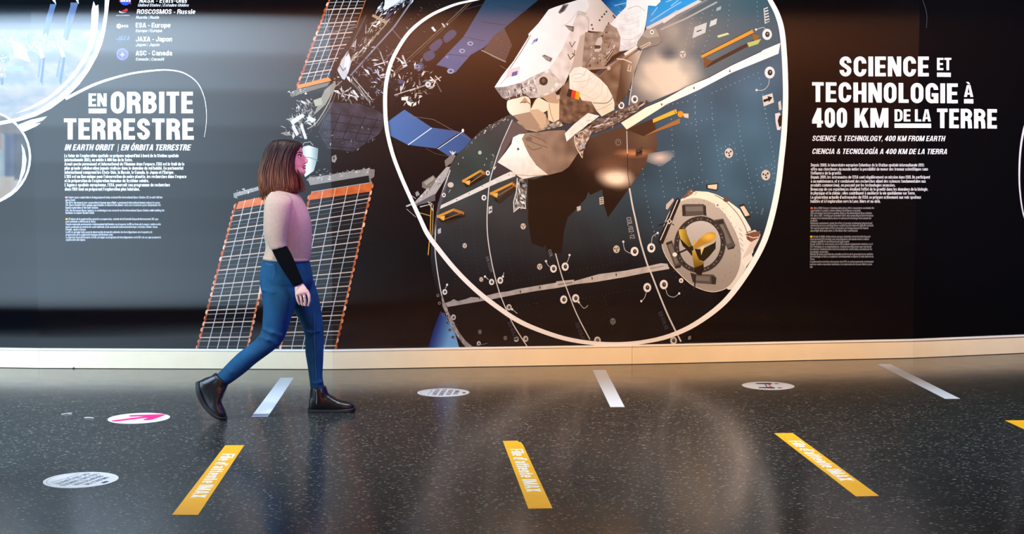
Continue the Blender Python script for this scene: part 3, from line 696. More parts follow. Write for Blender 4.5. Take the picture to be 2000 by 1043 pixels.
# long beams and struts
for q, w, c in (([(640, 150), (700, 100), (760, 45), (800, -10)], 5, (32, 32, 36)), ([(672, 136), (755, 46)], 2, (150, 140, 126)), ([(684, 148), (770, 52), (806, 0)], 3, (120, 126, 140)), ([(720, 115), (722, 205)], 3, (24, 22, 24)), ([(680, 152), (724, 200)], 5, (92, 88, 84)), ([(688, 150), (728, 196)], 1.6, (190, 184, 178)), ([(716, 116), (760, 108), (806, 100)], 2.2, (40, 38, 40)), ([(700, 104), (760, 160)], 2, (44, 40, 42)), ([(724, 200), (766, 165), (812, 118)], 2.6, (34, 30, 32)), ([(630, 190), (668, 158)], 2, (150, 142, 132)),
                ([(710, 36), (690, 78)], 2, (120, 116, 108)), ([(716, 34), (714, 66)], 1.6, (150, 146, 140)), ([(764, 55), (784, 78)], 1.4, (110, 104, 104)), ([(848, 152), (862, 180)], 1.6, (120, 104, 96)), ([(800, 178), (842, 162), (862, 150)], 2, (176, 160, 152)), ([(770, 186), (812, 172)], 1.6, (200, 190, 186)), ([(700, 168), (718, 196)], 2.4, (150, 146, 146)), ([(742, 100), (752, 128)], 1.8, (180, 176, 174)), ([(730, 128), (758, 120)], 2.2, (206, 204, 206)), ([(774, 112), (790, 124)], 2.4, (214, 214, 220)), ([(786, 108), (794, 128), (786, 132)], 3, (190, 188, 192)), ([(732, 136), (744, 152), (752, 150)], 2.2, (170, 166, 176)), ([(752, 118), (770, 96)], 1, (120, 116, 120)), ([(766, 150), (800, 118)], 1, (90, 84, 90)), ([(690, 176), (700, 190)], 3, (226, 222, 222)), ([(860, 158), (850, 148)], 1.8, (206, 190, 180)), ([(840, 150), (850, 160), (846, 168)], 2.4, (210, 200, 196))): p.line(q, w, c)
clutter(p, [(672, 122), (740, 28), (760, 40), (690, 128)], 80, WARM, 2, 14, -52, 3, .2, .14)
clutter(p, [(730, 10), (800, -20), (812, 0), (745, 45)], 80, COOL, 1.5, 12, -45, 4, .3, .2)
clutter(p, [(712, 90), (760, 90), (770, 150), (730, 210), (690, 205), (680, 150)], 150, GREY + COOL, 1.2, 9, 40, 5, .5, .26)
clutter(p, [(770, 100), (815, 110), (850, 140), (862, 170), (815, 205), (770, 205), (760, 150)], 120, GREY + WARM, 1, 9, -28, 6, .5, .24)
clutter(p, [(760, 45), (830, 0), (880, 10), (840, 60), (790, 100)], 40, [(70, 66, 70), (110, 104, 106), (46, 44, 50)], .8, 4, 30, 8)
p.poly([(752, -5), (790, -5), (775, 6), (760, 16), (750, 21)], (214, 222, 232))
p.poly([(722, 24), (757, 42), (755, 48), (724, 31)], (166, 144, 118)); p.poly([(708, 28), (724, 16), (727, 18), (712, 30)], (160, 156, 132))
for q, c in (([(842, 54), (846, 52), (852, 60), (848, 62)], (220, 220, 222)), ([(862, 46), (865, 45), (870, 52), (867, 54)], (180, 178, 180)), ([(871, 46), (876, 46), (874, 50)], (190, 190, 190)), ([(784, 190), (798, 188), (796, 196), (784, 196)], (236, 222, 210)), ([(792, 194), (804, 202), (803, 208), (796, 204)], (240, 230, 222))): p.poly(q, c)
p.ell(836, 165, 5.6, 6.2, (196, 196, 206), 14); p.ell(836, 165, 1.6, 2, (30, 28, 34), 8); p.ell(815, 130, 5.5, 4.6, (120, 128, 160), 12); p.ell(815, 130, 2, 1.8, (40, 44, 70), 8); p.ell(783, 160, 6, 4, (66, 76, 116), 12)
# white wrapped joint and its dark cage beside the upper array
p.poly([(660, 117), (672, 101), (680, 99), (684, 112), (686, 122), (681, 140), (673, 156), (668, 154), (658, 136), (650, 120)], (198, 198, 206)); p.poly([(676, 102), (684, 112), (680, 140), (672, 130)], (224, 224, 230)); p.line([(661, 124), (670, 138), (676, 132)], 2, (110, 104, 108))
p.poly([(678, 74), (690, 70), (697, 74), (694, 92), (684, 92)], (176, 172, 176)); p.line([(680, 92), (694, 98), (692, 84)], 1.6, (120, 112, 108))
clutter(p, [(642, 132), (662, 136), (668, 160), (650, 162)], 34, WARM + [(60, 44, 34)], 1.2, 5, 60, 9)
clutter(p, [(655, 165), (690, 165), (700, 195), (680, 200), (660, 185)], 50, GREY + WARM, 1.2, 11, 60, 10, .3, .2)
# grey-white hardware hanging below, left of the truss
p.poly([(634, 176), (655, 158), (656, 168), (636, 204), (612, 226)], (150, 142, 128)); p.poly([(612, 196), (628, 190), (630, 204), (616, 208)], (176, 172, 150))
p.line([(652, 176), (640, 205), (618, 240), (600, 252)], 2.2, (160, 148, 132), 4); p.line([(657, 178), (646, 206), (620, 246)], 1.2, (120, 110, 100), 4)
clutter(p, [(580, 196), (612, 190), (616, 240), (600, 272), (556, 262), (562, 232)], 130, GREY[:4] + WARM, 1.5, 11, 58, 11, .55, .26)
for q in ([(566, 236), (590, 222), (596, 226), (572, 244)], [(574, 242), (584, 262), (579, 266), (570, 248)], [(590, 240), (600, 270), (595, 272), (586, 246)], [(604, 226), (618, 234), (610, 240), (600, 234)]): p.poly(q, (214, 212, 214))
for q in ([(549, 246), (558, 250)], [(579, 196), (590, 200)], [(560, 232), (570, 236)]): p.line(q, 1.4, (150, 156, 160))
clutter(p, [(600, 265), (640, 255), (745, 240), (735, 275), (690, 300), (640, 300)], 60, [(70, 70, 78), (110, 112, 120), (160, 160, 166), (48, 50, 56)], .8, 4, -20, 12)
p.poly([(648, 306), (656, 302), (658, 310), (654, 318), (648, 316)], (150, 146, 140)); p.ell(652, 309, 2, 3, (60, 58, 58), 8)
# pale cylinder above the lower arrays
p.poly([(590, 287), (603, 284), (622, 290), (620, 310), (613, 334), (604, 340), (596, 346), (590, 330)], lambda x, y: mixc((240, 244, 242), (120, 140, 144), abs(x - 602) / 20), grid=5); p.line([(592, 306), (606, 308), (622, 314)], 1.4, (90, 130, 130)); p.line([(590, 287), (594, 279), (606, 277), (612, 284)], 1.6, (150, 146, 146))
clutter(p, [(594, 338), (650, 326), (650, 350), (600, 362)], 44, GREY, 1, 5, -12, 13)
p.done()


# --- solar arrays
def solar(name, label, tl, tr, br, bl, bar, cols, rows, seed, scal_l=True, scal_r=True):
    p = Print(name, mu, label); r = random.Random(seed)
    B = lambda u, v: tuple((tl[k] * (1 - u) + tr[k] * u) * (1 - v) + (bl[k] * (1 - u) + br[k] * u) * v for k in (0, 1))
    p.poly([tl, tr, br, bl], lambda x, y: mixc((17, 17, 19), (24, 22, 23), .5 + nz(x, y, 30)), grid=30)
    OR = [(214, 106, 58), (196, 88, 44), (228, 150, 112), (170, 70, 34), (240, 190, 160)]
    dist = lambda a, b: math.hypot(a[0] - b[0], a[1] - b[1])
    n = max(6, int(dist(tl, bl) / 11.5))
    for side, on in ((0, scal_l), (1, scal_r)):
        if not on: continue
        p.line([B(side, 0), B(side, 1)], 3.0, (168, 78, 42))
        for i in range(n):
            a, b = B(side, (i + .08) / n), B(side, (i + .86) / n); o = -1 if side == 0 else 1; k = 2.6 + 1.4 * r.random()
            q = lambda t, d: (a[0] + (b[0] - a[0]) * t + o * d, a[1] + (b[1] - a[1]) * t)
            p.poly([q(0, -.6), q(.06, k * .7), q(.25, k), q(.75, k), q(.94, k * .7), q(1, -.6)], r.choice(OR))
            if r.random() < .5: p.line([q(.2, k * .8), q(.8, k * .8)], .8, (250, 210, 180))
    for j in range(1, rows):
        v = j / rows + r.uniform(-.2, .2) / rows; w = 2.1 if j % 3 == 0 else 1.2 if j % 3 == 1 else .8; c = (206, 178, 164) if j % 3 == 0 else (168, 158, 158) if j % 3 == 1 else (104, 100, 104)
        if bar and v < bar: continue
        p.line([B(-.005, v), B(1.005, v)], w, c)
    for i in range(1, cols): p.line([B(i / cols, 0), B(i / cols, 1)], 1.5, (190, 188, 194))
    return p, B


p, B = solar('solar_array_picture', 'printed solar array with orange top edge, left of the pair', (461, 397), (548, 382), (482, 684), (385, 684), .055, 5, 33, 1)
p.poly([(466, 394), (560, 374), (557, 392), (461, 409)], lambda x, y: mixc((206, 100, 50), (226, 128, 78), .5 + nz(x, y, 9)), grid=8)
for i in range(1, 5): p.line([B(i / 5, -.02), B(i / 5, .05)], 1, (236, 200, 180))
p.poly([(458, 377), (506, 364), (560, 350), (560, 356), (506, 372), (462, 384)], (152, 146, 142)); p.poly([(462, 384), (560, 356), (558, 374), (468, 392)], (24, 24, 26)); clutter(p, [(460, 372), (512, 360), (512, 370), (462, 382)], 30, GREY[:3], 1, 4, -15, 21); p.poly([(456, 378), (462, 376), (464, 388), (457, 386)], (140, 138, 136))
p.done()
p, B = solar('solar_array_picture', 'printed solar array with orange top edge, right of the pair', (606, 380), (727, 358), (654, 684), (548, 684), .06, 5, 34, 2)
p.poly([(608, 376), (727, 357), (724, 374), (603, 391)], lambda x, y: mixc((196, 86, 34), (222, 116, 58), .5 + nz(x, y, 9)), grid=8)
for i in range(1, 5): p.line([B(i / 5, -.01), B(i / 5, .055)], 1, (236, 196, 170))
p.line([(608, 375), (727, 356)], 1.6, (170, 160, 156))
p.poly([(600, 348), (720, 329), (730, 332), (727, 342), (606, 362)], (150, 144, 140)); p.poly([(606, 362), (724, 342), (724, 354), (608, 372)], (18, 18, 20)); clutter(p, [(604, 344), (722, 326), (728, 336), (606, 356)], 90, GREY[:4] + WARM, 1, 5, -9, 22); p.poly([(722, 330), (732, 331), (731, 345), (724, 350), (726, 356), (722, 357), (720, 342)], (132, 120, 112))
p.done()
p, B = solar('solar_array_picture', 'printed solar array with orange lower edge at the top of the mural', (655, -30), (726, -30), (650, 158), (581, 170), 0, 5, 24, 3, scal_r=False)
p.line([(722, -20), (715, 0), (696, 54)], 3, (182, 92, 52)); p.poly([(582, 166), (645, 150), (647, 158), (580, 174)], (222, 132, 46)); p.poly([(566, 181), (580, 175), (645, 160), (640, 168), (600, 180), (570, 190)], (116, 108, 100)); clutter(p, [(564, 178), (600, 172), (600, 182), (566, 190)], 24, GREY[:3], 1, 4, -14, 23)
p.poly([(696, 54), (722, -20), (760, -20), (700, 70), (664, 120), (650, 158), (640, 150)], (17, 16, 19)); p.line([(715, 30), (676, 110)], 1.5, (90, 84, 80)); p.line([(640, 14), (634, 50), (640, 60), (643, 20)], 1.4, (110, 130, 140)); p.line([(697, 52), (640, 66)], 1, (150, 140, 130))
p.done()

# --- the limb of the earth, below and above
p = Print('earth_limb_picture', mu, 'printed blue curve of the earth behind the module')
p.poly([(833, 690), (846, 645), (860.5, 607), (871, 617), (890, 655), (900, 690)], lambda x, y: mixc((14, 40, 110), (104, 164, 220), ((x - 833) + (y - 690) * .32) / 34), grid=4)
p.done()
p = Print('earth_limb_picture', mu, 'printed bright blue earth behind the astronaut at the top')
p.poly([(1165, -60), (1440, -60), (1372, 0), (1262, 53), (1205, 60), (1180, 26)], lambda x, y: mixc((12, 60, 130), (50, 150, 224), (x - 1168) / 70 + (y / 120) + .5 * nz(x + y, (y - x) * 4, 26, 1)), grid=6)
for q in (((1200, 11), (1222, 6)), ((1270, 42), (1300, 22), (1330, 4)), ((1290, 40), (1322, 20)), ((1300, 4), (1340, -10)), ((1272, 30), (1284, 14)), ((1310, 12), (1330, -4))): p.line(q, 1.8, (150, 200, 238))
p.done()
# --- the laboratory module
MOD_EDGE = [(1440, -45), (1363.7, 0), (1310, 27), (1261, 53), (1230, 95), (1180, 130), (1100, 190), (989.5, 226.5), (961, 242), (939, 255), (921, 273), (908, 288), (894.7, 299), (879, 323.5), (868, 354), (861.6, 376), (855, 398.5), (850.6, 429), (844, 457), (840.4, 500), (844.4, 533), (852.5, 565), (863, 597), (874, 619), (893, 651), (914, 678), (920, 690)]
MOD = MOD_EDGE + [(1335, 690), (1340, 655), (1406, 597), (1437, 562), (1470, 513), (1492.5, 467), (1509, 415), (1519, 360), (1529, 277), (1534, 200), (1532, 132), (1529, 88), (1524.7, 55), (1517, 28), (1504, 5), (1480, -45)]


def module(x, y):
    k = nz(x, y, 60, 4)
    low = (y - 470 - (1200 - x) * .05) / 130
    c = mixc((58, 62, 66), (52, 76, 96), (x - 1020) / 260)
    c = mixc(c, (66, 98, 122), ((x - 1260) / 170) * (1 - abs(y - 230) / 260))
    c = mixc(c, (34, 36, 42), (y - 380) / 150)
    c = mixc(c, (19, 18, 22), low)
    c = mixc(c, (46, 62, 62), max(0, 1 - math.hypot((x - 930) / 70, (y - 330) / 90)) * 1.2)
    if x > 1400 and y > 540: c = mixc(c, (10, 10, 14), (y - 540) / 40)
    return tuple(max(0, v * (1 + .18 * k)) for v in c)


p = Print('station_module_picture', mu, 'printed dark blue-grey laboratory module inside the white loop')
p.poly(MOD, module, grid=18)


# upper panel, grey-teal with pale cloudy reflections of the printed sky
def upper(x, y):
    c = mixc((104, 108, 112), (62, 90, 106), (x - 1300) / 170)
    c = mixc(c, (150, 144, 138), max(0, 1 - math.hypot((x - 1315) / 66, (y - 66) / 50)) * 1.4 * (.85 + .5 * nz(x, y, 30, 8)))
    c = mixc(c, (214, 198, 182), max(0, 1 - math.hypot((x - 1300) / 80, (y - 150) / 62)) * 1.9 * (.95 + .4 * nz(x, y * 1.5, 30, 9)))
    c = mixc(c, (70, 84, 96), max(0, 1 - math.hypot((x - 1306) / 26, (y - 104) / 20)) * 1.2)
    return c


p.poly([(1440, -45), (1363.7, 0), (1262, 55), (1246, 120), (1236, 160), (1226, 220), (1261, 203), (1340.5, 170), (1384.7, 152), (1429, 128), (1486, 101), (1520, 84), (1517, 30), (1503, 4), (1480, -45)], upper, grid=8)
p.poly([(1363, 0), (1262, 53), (1262, 60), (1372, 3)], (206, 204, 206)); p.line([(1390, -6), (1320, 34), (1276, 60)], 4, (130, 124, 130)); p.line([(1400, 4), (1340, 36), (1290, 58)], 3, (168, 166, 166)); p.poly([(1292, 40), (1314, 26), (1320, 30), (1296, 46)], (216, 212, 210))
# copper-brown shade of the figure, the black shape below it
SH = [(1262, 60), (1252, 100), (1240, 140), (1228, 200), (1214, 240), (1170, 262), (1120, 290), (1098, 335), (1069, 341), (1045, 350), (1031, 350), (1031, 430), (1034, 450), (1038, 475), (1060.5, 483.5), (1066, 477.7), (1067, 490), (1097, 496.5), (1101, 452), (1108.6, 425), (1122, 411.7), (1144, 387.5), (1149, 374), (1152.7, 381), (1176, 370), (1179, 398.5), (1187, 425), (1230.4, 365), (1283, 290), (1281, 237.5), (1294, 205), (1230, 226), (1240, 160), (1256, 100)]


def shade(x, y):
    c = mixc((27, 20, 18), (84, 62, 52), (x - 1100) / 100 - (y - 320) / 130)
    c = mixc(c, (38, 27, 22), (y - 330) / 60)
    c = mixc(c, (255, 232, 212), (1.25 - math.hypot((x - 1202 - (y - 348) * .3) / 34, (y - 347) / 20)) * 1.2)
    c = mixc(c, (120, 86, 66), (1 - math.hypot((x - 1190) / 50, (y - 322) / 22)) * .8)
    c = mixc(c, (214, 140, 92), max(0, 1.0 - math.hypot((x - 1238) / 46, (y - 299) / 9)))
    c = mixc(c, (104, 82, 66), max(0, 1 - math.hypot((x - 1258) / 34, (y - 268) / 34)))
    return c


p.poly([q for q in SH if q[1] > 225 or q[0] < 1225][4:] if False else [(1224, 246), (1170, 262), (1120, 290), (1098, 335), (1069, 341), (1045, 350), (1031, 350), (1031, 430), (1034, 450), (1038, 475), (1060.5, 483.5), (1066, 477.7), (1067, 490), (1097, 496.5), (1101, 452), (1108.6, 425), (1122, 411.7), (1144, 387.5), (1149, 374), (1152.7, 381), (1176, 370), (1179, 398.5), (1187, 425), (1230.4, 365), (1283, 290), (1281, 237.5), (1258, 240)], shade, grid=5)
p.poly([(1266, 300), (1290, 296), (1326, 290), (1310, 312), (1290, 326), (1262, 316)], lambda x, y: mixc(module(x, y), (206, 184, 178), 1.1 - math.hypot((x - 1288) / 34, (y - 308) / 18)), grid=4)
# white and grey straps
p.poly([(1223.8, 253), (1303, 203), (1362.6, 176.5), (1428.8, 142), (1520, 105), (1523.6, 84), (1490, 98), (1486, 101.5), (1429, 128), (1384.7, 152), (1340.5, 170), (1294, 196), (1261, 210), (1212.7, 240)], lambda x, y: mixc((255, 236, 214), (240, 240, 242), (x - 1230) / 160), grid=20)
p.line([(1212, 239), (1261, 209), (1294, 195), (1340, 169), (1384, 151), (1429, 127), (1486, 100)], 1, (60, 50, 46))
for x, y in ((1355, 172), (1425, 139), (1292, 204)): p.ell(x, y, 1.8, 2.4, (120, 84, 70), 8)
p.poly([(1005, 337), (996, 334.5), (921, 372), (857, 403), (855, 410), (921, 380.5), (970, 358), (1007, 344)], lambda x, y: (214 + 22 * nz(x, y, 9), 212 + 22 * nz(x, y, 9), 212 + 20 * nz(x, y, 9)), grid=6)
for x, y in ((916, 378), (892, 390), (994, 342), (942, 364)): p.ell(x, y, .9, 1.5, (60, 56, 56), 6)
p.poly([(868.6, 592), (880, 588), (886, 584), (894, 588), (909, 584), (920, 580), (934, 581), (962.5, 574), (975, 571), (992, 569), (1008, 565), (1048.5, 558), (1086, 552), (1086, 549.5), (1121, 546), (1121, 549), (1169, 535.4), (1220, 528.7), (1255, 522), (1290, 514), (1303, 515), (1307, 525), (1260, 533), (1220, 541), (1160, 551), (1123.6, 555), (1090, 562), (1048, 568), (1008, 575), (952, 586), (905, 594), (874, 599.5)], lambda x, y: tuple(v + 26 * nz(x, y, 12, 2) for v in mixc((150, 146, 150), (186, 184, 188), (x - 870) / 300)), grid=7)
p.line([(1090, 556), (1118, 551.5)], 1.4, (60, 58, 62)); p.line([(1266, 525), (1296, 519.5)], 1.2, (120, 116, 120))
for x, y in ((1016, 570), (1054, 562), (1156, 544), (1203, 537), (936, 582)): p.poly([(x - 1.5, y - 3), (x + 1.6, y - 2.4), (x + .8, y + 3.4), (x - .6, y + 1)], (54, 52, 56))
# seams
SEAM = (206, 206, 212)
for q, w in (([(1000.5, 234), (978.5, 284), (965, 323.5), (956.5, 354), (953, 387.5), (951, 429), (953, 468), (960, 511), (968, 546), (976, 573), (986.7, 600), (1003, 635), (1029.7, 677)], 1.9), ([(879, 332), (868, 365), (857, 398.5), (851.7, 429), (850, 460), (850, 495), (855, 535), (863, 578), (874, 606)], 2), ([(1223.8, 256), (1225, 300)], 1.4), ([(1229, 367.5), (1235, 402), (1241, 429), (1251, 474), (1264, 516.5), (1271, 533), (1290, 581.7), (1306.7, 621), (1329.5, 667)], 3), ([(1084.7, 495), (1093, 525), (1099.5, 546), (1106, 562), (1126, 613), (1152, 663)], 2), ([(1254, 96), (1239, 137), (1228, 205)], 1.6)): p.line(q, w, SEAM, 4)
p.line([(1225, 300), (1226, 340), (1230, 367)], 1, (24, 16, 14))
p.poly([(855, 398), (850, 430), (846, 457), (849, 457), (853, 430), (862, 398), (876, 355), (872, 355)], (84, 78, 88))
# rows of rivets
RV = (150, 170, 182)
for q in ([(1356, 200), (1357, 222), (1360.5, 266), (1367, 310), (1372.6, 343)], [(1389, 200), (1392.4, 244), (1399, 284), (1405.7, 323.5), (1414.5, 372)], [(1438, 206), (1445, 266), (1453, 303.6), (1463, 347.7), (1475, 396), (1480, 425)], [(1494, 213), (1501.5, 259.5), (1512.6, 314.6), (1512.6, 350)], [(1311, 233), (1313, 284), (1317.5, 317), (1324, 367.5), (1327, 381)], [(1286.6, 323.5), (1292, 354), (1298.7, 394)], [(1254.6, 330), (1261, 383), (1270, 425), (1282, 470)], [(1328, 357), (1374, 344)], [(1324, 372), (1390, 350)], [(1390, 230), (1330, 246)],
          [(1408, 290), (1433, 279), (1440, 312), (1416, 321), (1408, 290)], [(1476, 330), (1506, 321), (1512, 357), (1482, 365), (1476, 330)], [(1358, 186), (1357, 230)], [(1390, 182), (1480, 142), (1488, 176), (1497, 240)], [(1425, 0), (1420, 60)], [(1393, 10), (1384, 70), (1368, 110), (1358, 130), (1318, 122)], [(1352, 36), (1336, 96), (1322, 122)], [(1372, 26), (1350, 100)], [(1478, 4), (1480, 50)], [(1456, 372), (1462, 396), (1470, 424)], [(1304, 205), (1352, 196)]): p.dots(q, 9, 1.0, RV)
RV2 = (70, 76, 84)
for q in ([(898, 430), (906, 500), (916, 560)], [(922, 420), (928, 500), (940, 558)], [(984, 440), (992, 500), (1004, 552)], [(1012, 430), (1020, 520)], [(1122, 430), (1134, 490), (1150, 530)], [(1150, 420), (1164, 480), (1180, 526)], [(1186, 440), (1200, 500)], [(1210, 420), (1220, 470)], [(985, 552), (1080, 538)], [(1110, 532), (1230, 508)], [(1185, 466), (1215, 470), (1222, 504), (1192, 506), (1185, 466)], [(1010, 600), (1090, 580)], [(1130, 584), (1250, 562)], [(1045, 584), (1060, 640)], [(1180, 580), (1200, 650)], [(890, 340), (940, 318)], [(892, 362), (935, 300)], [(1160, 440), (1180, 438)], [(1290, 400), (1306, 470)], [(880, 452), (890, 560)], [(1330, 560), (1345, 600)]): p.dots(q, 7.5, .75, RV2)
# grommets with short tethers
def ring(x, y, r, c=(224, 222, 226), inner=(40, 40, 46)):
    p.ell(x, y, r * .94, r * 1.1, c, 18); p.ell(x + r * .06, y, r * .46, r * .56, inner, 12); p.ell(x + r * .1, y - r * .1, r * .16, r * .2, (150, 150, 150), 6)


for x, y, r in ((960, 550.7, 5.4), (976.8, 547.5, 6), (1080.7, 524.7, 7), (1103.5, 520.7, 7.4), (868.6, 570, 5), (994, 600, 5.5), (1100.8, 585, 7.4), (1124, 582.4, 7.4), (885.5, 619.5, 5), (1008, 662, 5), (1026.4, 661.6, 5.4), (935, 670.5, 4), (1239, 491, 8.2), (1271.5, 484, 8.4), (1263.7, 561.5, 8.2), (1296, 555.6, 8.4), (1315, 665, 7), (1166.5, 664.8, 7), (952.5, 337.8, 4.4), (969, 329.7, 4.4), (866.7, 381, 4), (945, 386, 5), (1497.6, 67.3, 10), (1502.7, 141.8, 10.6), (1213, 206, 6.4), (1239, 194, 7.2), (1207, 278, 6.5)):
    ring(x, y, r, (112, 96, 86) if x == 1207 else (228, 226, 230) if y < 600 else (196, 194, 198), (60, 46, 40) if x == 1207 else (40, 42, 48))
for q in ([(1066, 510), (1070, 518), (1077, 523)], [(1112, 498), (1110, 506), (1106, 514)], [(1217, 472), (1220, 488), (1232, 495)], [(1284, 455), (1274, 462), (1272, 474)], [(1299, 562), (1304, 576), (1316, 580), (1326, 573)], [(1262, 570), (1258, 582), (1252, 588)], [(1130, 590), (1140, 602), (1148, 596)], [(1498, 60), (1490, 54), (1476, 58)], [(1502, 150), (1500, 166), (1490, 176), (1477, 176)], [(1000, 604), (1010, 612)], [(947, 540), (954, 546)], [(982, 540), (984, 532)], [(873, 556), (870, 563)]):
    p.line(q, 1.1, (190, 190, 196), 4); p.ell(*q[-1 if q[0][1] > 500 and q[0][0] > 1250 or q[0][0] > 1450 else 0], 2.2, 2.4, (220, 220, 224), 8)
# round vents
for x, y, r in ((1423, 299, 9), (1495, 342, 9.6), (1333, 106, 6.4), (1021.6, 442, 5.6), (907.5, 479.6, 4.6), (1053.8, 520.7, 5.6), (939.7, 545.6, 4.2), (1203.6, 486.6, 7), (1196.6, 627.5, 6), (937, 648, 4), (986.7, 660, 4)):
    d_ = y > 600
    p.ell(x, y, r * .92, r * 1.08, (110, 106, 106) if d_ else (196, 188, 182), 16)
    for a in (80, 200, 320): p.ell(x + r * .52 * cos(radians(a)), y + r * .52 * sin(radians(a)), r * .2, r * .22, (46, 42, 44), 7)
    p.ell(x, y, r * .18, r * .2, (46, 42, 44), 7)
# plates, labels
for q, c in (([(1356, 53), (1380, 44), (1377, 64), (1351.6, 75)], (190, 194, 196)), ([(1387, 42), (1400, 36), (1398, 47.4), (1384.7, 53)], (196, 200, 202)), ([(1399, 16), (1408, 12), (1407, 19), (1398, 22)], (160, 170, 176)), ([(1488, 188), (1508, 182), (1511, 200), (1491, 208)], (206, 204, 200)), ([(1490.5, 17), (1499, 13.7), (1502.6, 42), (1493, 47)], (196, 202, 206)), ([(1519, 200), (1524, 196), (1526, 214), (1521, 216)], (200, 200, 200)), ([(954, 404), (961, 402), (961, 414), (954, 418)], (196, 196, 204)), ([(1241, 292), (1254, 287), (1254, 302), (1241, 306)], (74, 60, 50)), ([(1170, 386), (1178, 384), (1179, 398), (1171, 400)], (196, 186, 180)), ([(1126, 404), (1134, 402), (1134, 410), (1127, 413)], (190, 186, 184)), ([(855, 448), (861, 445), (861, 455), (855, 457)], (180, 178, 190))): p.poly(q, c)
p.poly([(1490, 195), (1499, 192), (1498.5, 188), (1508, 190), (1501, 200), (1500.5, 196.5), (1491, 200)], (34, 32, 32)); p.poly([(1243, 299), (1249, 296.6), (1249, 294), (1253.5, 295), (1249.6, 300.5), (1249.4, 298.6), (1243, 301.6)], (26, 20, 18)); p.line([(1360, 62), (1370, 58.6)], 2, (60, 60, 62)); p.line([(956, 411), (960, 409)], 3, (50, 50, 60))
for i in range(5): p.line([(1492.6 + i * .5, 20 + i * 5.6), (1500 + i * .5, 17.4 + i * 5.6)], 2.4, (44, 60, 72))
for i in range(3): p.line([(1172, 388.5 + i * 4), (1177, 387 + i * 4)], 1.6, (54, 50, 50))
p.text('COL/02-12', 0, 1, 0, 1, (150, 152, 158), quad=((1222.5, 425), (8, 42), (9.5, -1.5)), stem=.15)
p.text('METEOR', 0, 1, 0, 1, (92, 92, 98), quad=((948, 502), (9, 30), (6, -1.5)), stem=.15); p.text('COL', 0, 1, 0, 1, (120, 120, 126), quad=((1070, 488), (4, 15), (6, -1.4)), stem=.15)
for x, y in ((1284, 610), (1122, 632), (990, 630)): p.text('IIHIMI', 0, 1, 0, 1, (48, 48, 62), quad=((x, y), (14, 34), (8, -3)), stem=.16)
p.poly([(1513, 222), (1522, 220), (1528, 236), (1523, 254), (1517, 254), (1514, 238)], (222, 210, 214)); p.poly([(1521, 226), (1528, 224), (1527, 246), (1521, 248), (1518, 236)], (40, 34, 34))
# yellow handrails
GOLD, GD, GB = (206, 146, 60), (104, 70, 36), (236, 172, 60)
p.poly([(1377, 131), (1391, 119), (1470, 78), (1483, 71), (1477, 82), (1382, 131)], (54, 42, 36)); p.poly([(1374, 112), (1391, 120), (1375, 134)], (110, 72, 44)); p.poly([(1468.5, 66), (1483, 70.6), (1477, 81.6), (1470, 77)], (140, 92, 44)); p.poly([(1458, 84), (1486, 76), (1480, 86), (1462, 92)], (176, 186, 110))
p.poly([(1368.8, 107), (1467.4, 57), (1472, 64), (1370.3, 115)], GOLD); p.line([(1369, 107.6), (1467, 58)], 1.4, (74, 54, 36)); p.line([(1370.4, 114.4), (1472, 64)], 1.2, (120, 82, 40)); p.poly([(1400, 70), (1420, 64), (1424, 67), (1402, 74)], (196, 206, 150))
p.poly([(1281, 253), (1327.4, 231), (1327.4, 241), (1257, 266)], (152, 104, 60)); p.ell(1328.5, 223, 6, 6.2, (214, 140, 40), 14); p.poly([(1334, 222), (1344, 222), (1344, 231), (1335, 229)], (224, 190, 170)); p.poly([(1274.5, 233), (1319.7, 213), (1322, 221), (1275, 240)], GB); p.line([(1316, 214), (1319, 222)], 1.2, (120, 80, 30)); p.poly([(1224, 253), (1274, 232), (1275, 240), (1281, 253), (1257, 266)], (66, 46, 36))
for a, b, c_, e in (((902.4, 352), (938.8, 331), (947, 337), (912, 358)), ((956.4, 376.4), (1000.5, 355.5), (1007.5, 361), (972, 389.7)), ((853, 421), (886, 407), (906, 414), (868, 429))):
    p.poly([a, (a[0] + 8, a[1] + 6), (a[0] + 8, a[1] + 14), e, c_, (c_[0] + 3, c_[1] + 8), (e[0] + 4, e[1] + 8)], (54, 42, 36)); p.poly([a, b, (b[0] + 1, b[1] + 4), (a[0] + 1, a[1] + 5)], GOLD); p.poly([b, c_, (c_[0], c_[1] + 5), (b[0] - 2, b[1] + 5)], (180, 118, 48)); p.line([a, (a[0] + 12, a[1] + 8)], 3, (206, 150, 66)); p.line([(a[0] + 12, a[1] + 8), c_], 2, (146, 98, 50))
    p.poly([(a[0] + 6, a[1] + 2), (a[0] + 16, a[1]), (a[0] + 14, a[1] + 10)], (226, 178, 90))
p.ell(880, 361, 6, 5.4, (200, 190, 178), 10); p.line([(876, 376), (880, 370)], 1, (190, 190, 190)); p.ell(937, 298, 3.6, 4, (176, 180, 176), 10)
for x, y in ((895, 320), (904, 308), (950, 310), (946, 322)): p.ell(x, y, 1, 2, (160, 164, 160), 6)
clutter(p, [(908, 286), (960, 240), (990, 228), (996, 234), (930, 268), (912, 296)], 46, [(206, 202, 196), (150, 146, 140), (110, 110, 106)], 1, 5, -38, 31, .3)
clutter(p, [(958, 300), (966, 300), (962, 330), (956, 330)], 20, [(150, 156, 156), (196, 196, 196)], .6, 2, 80, 32)
clutter(p, [(1228, 150), (1240, 150), (1226, 190), (1216, 190)], 26, [(60, 44, 36), (150, 130, 116), (210, 196, 184)], .8, 3, 100, 33)
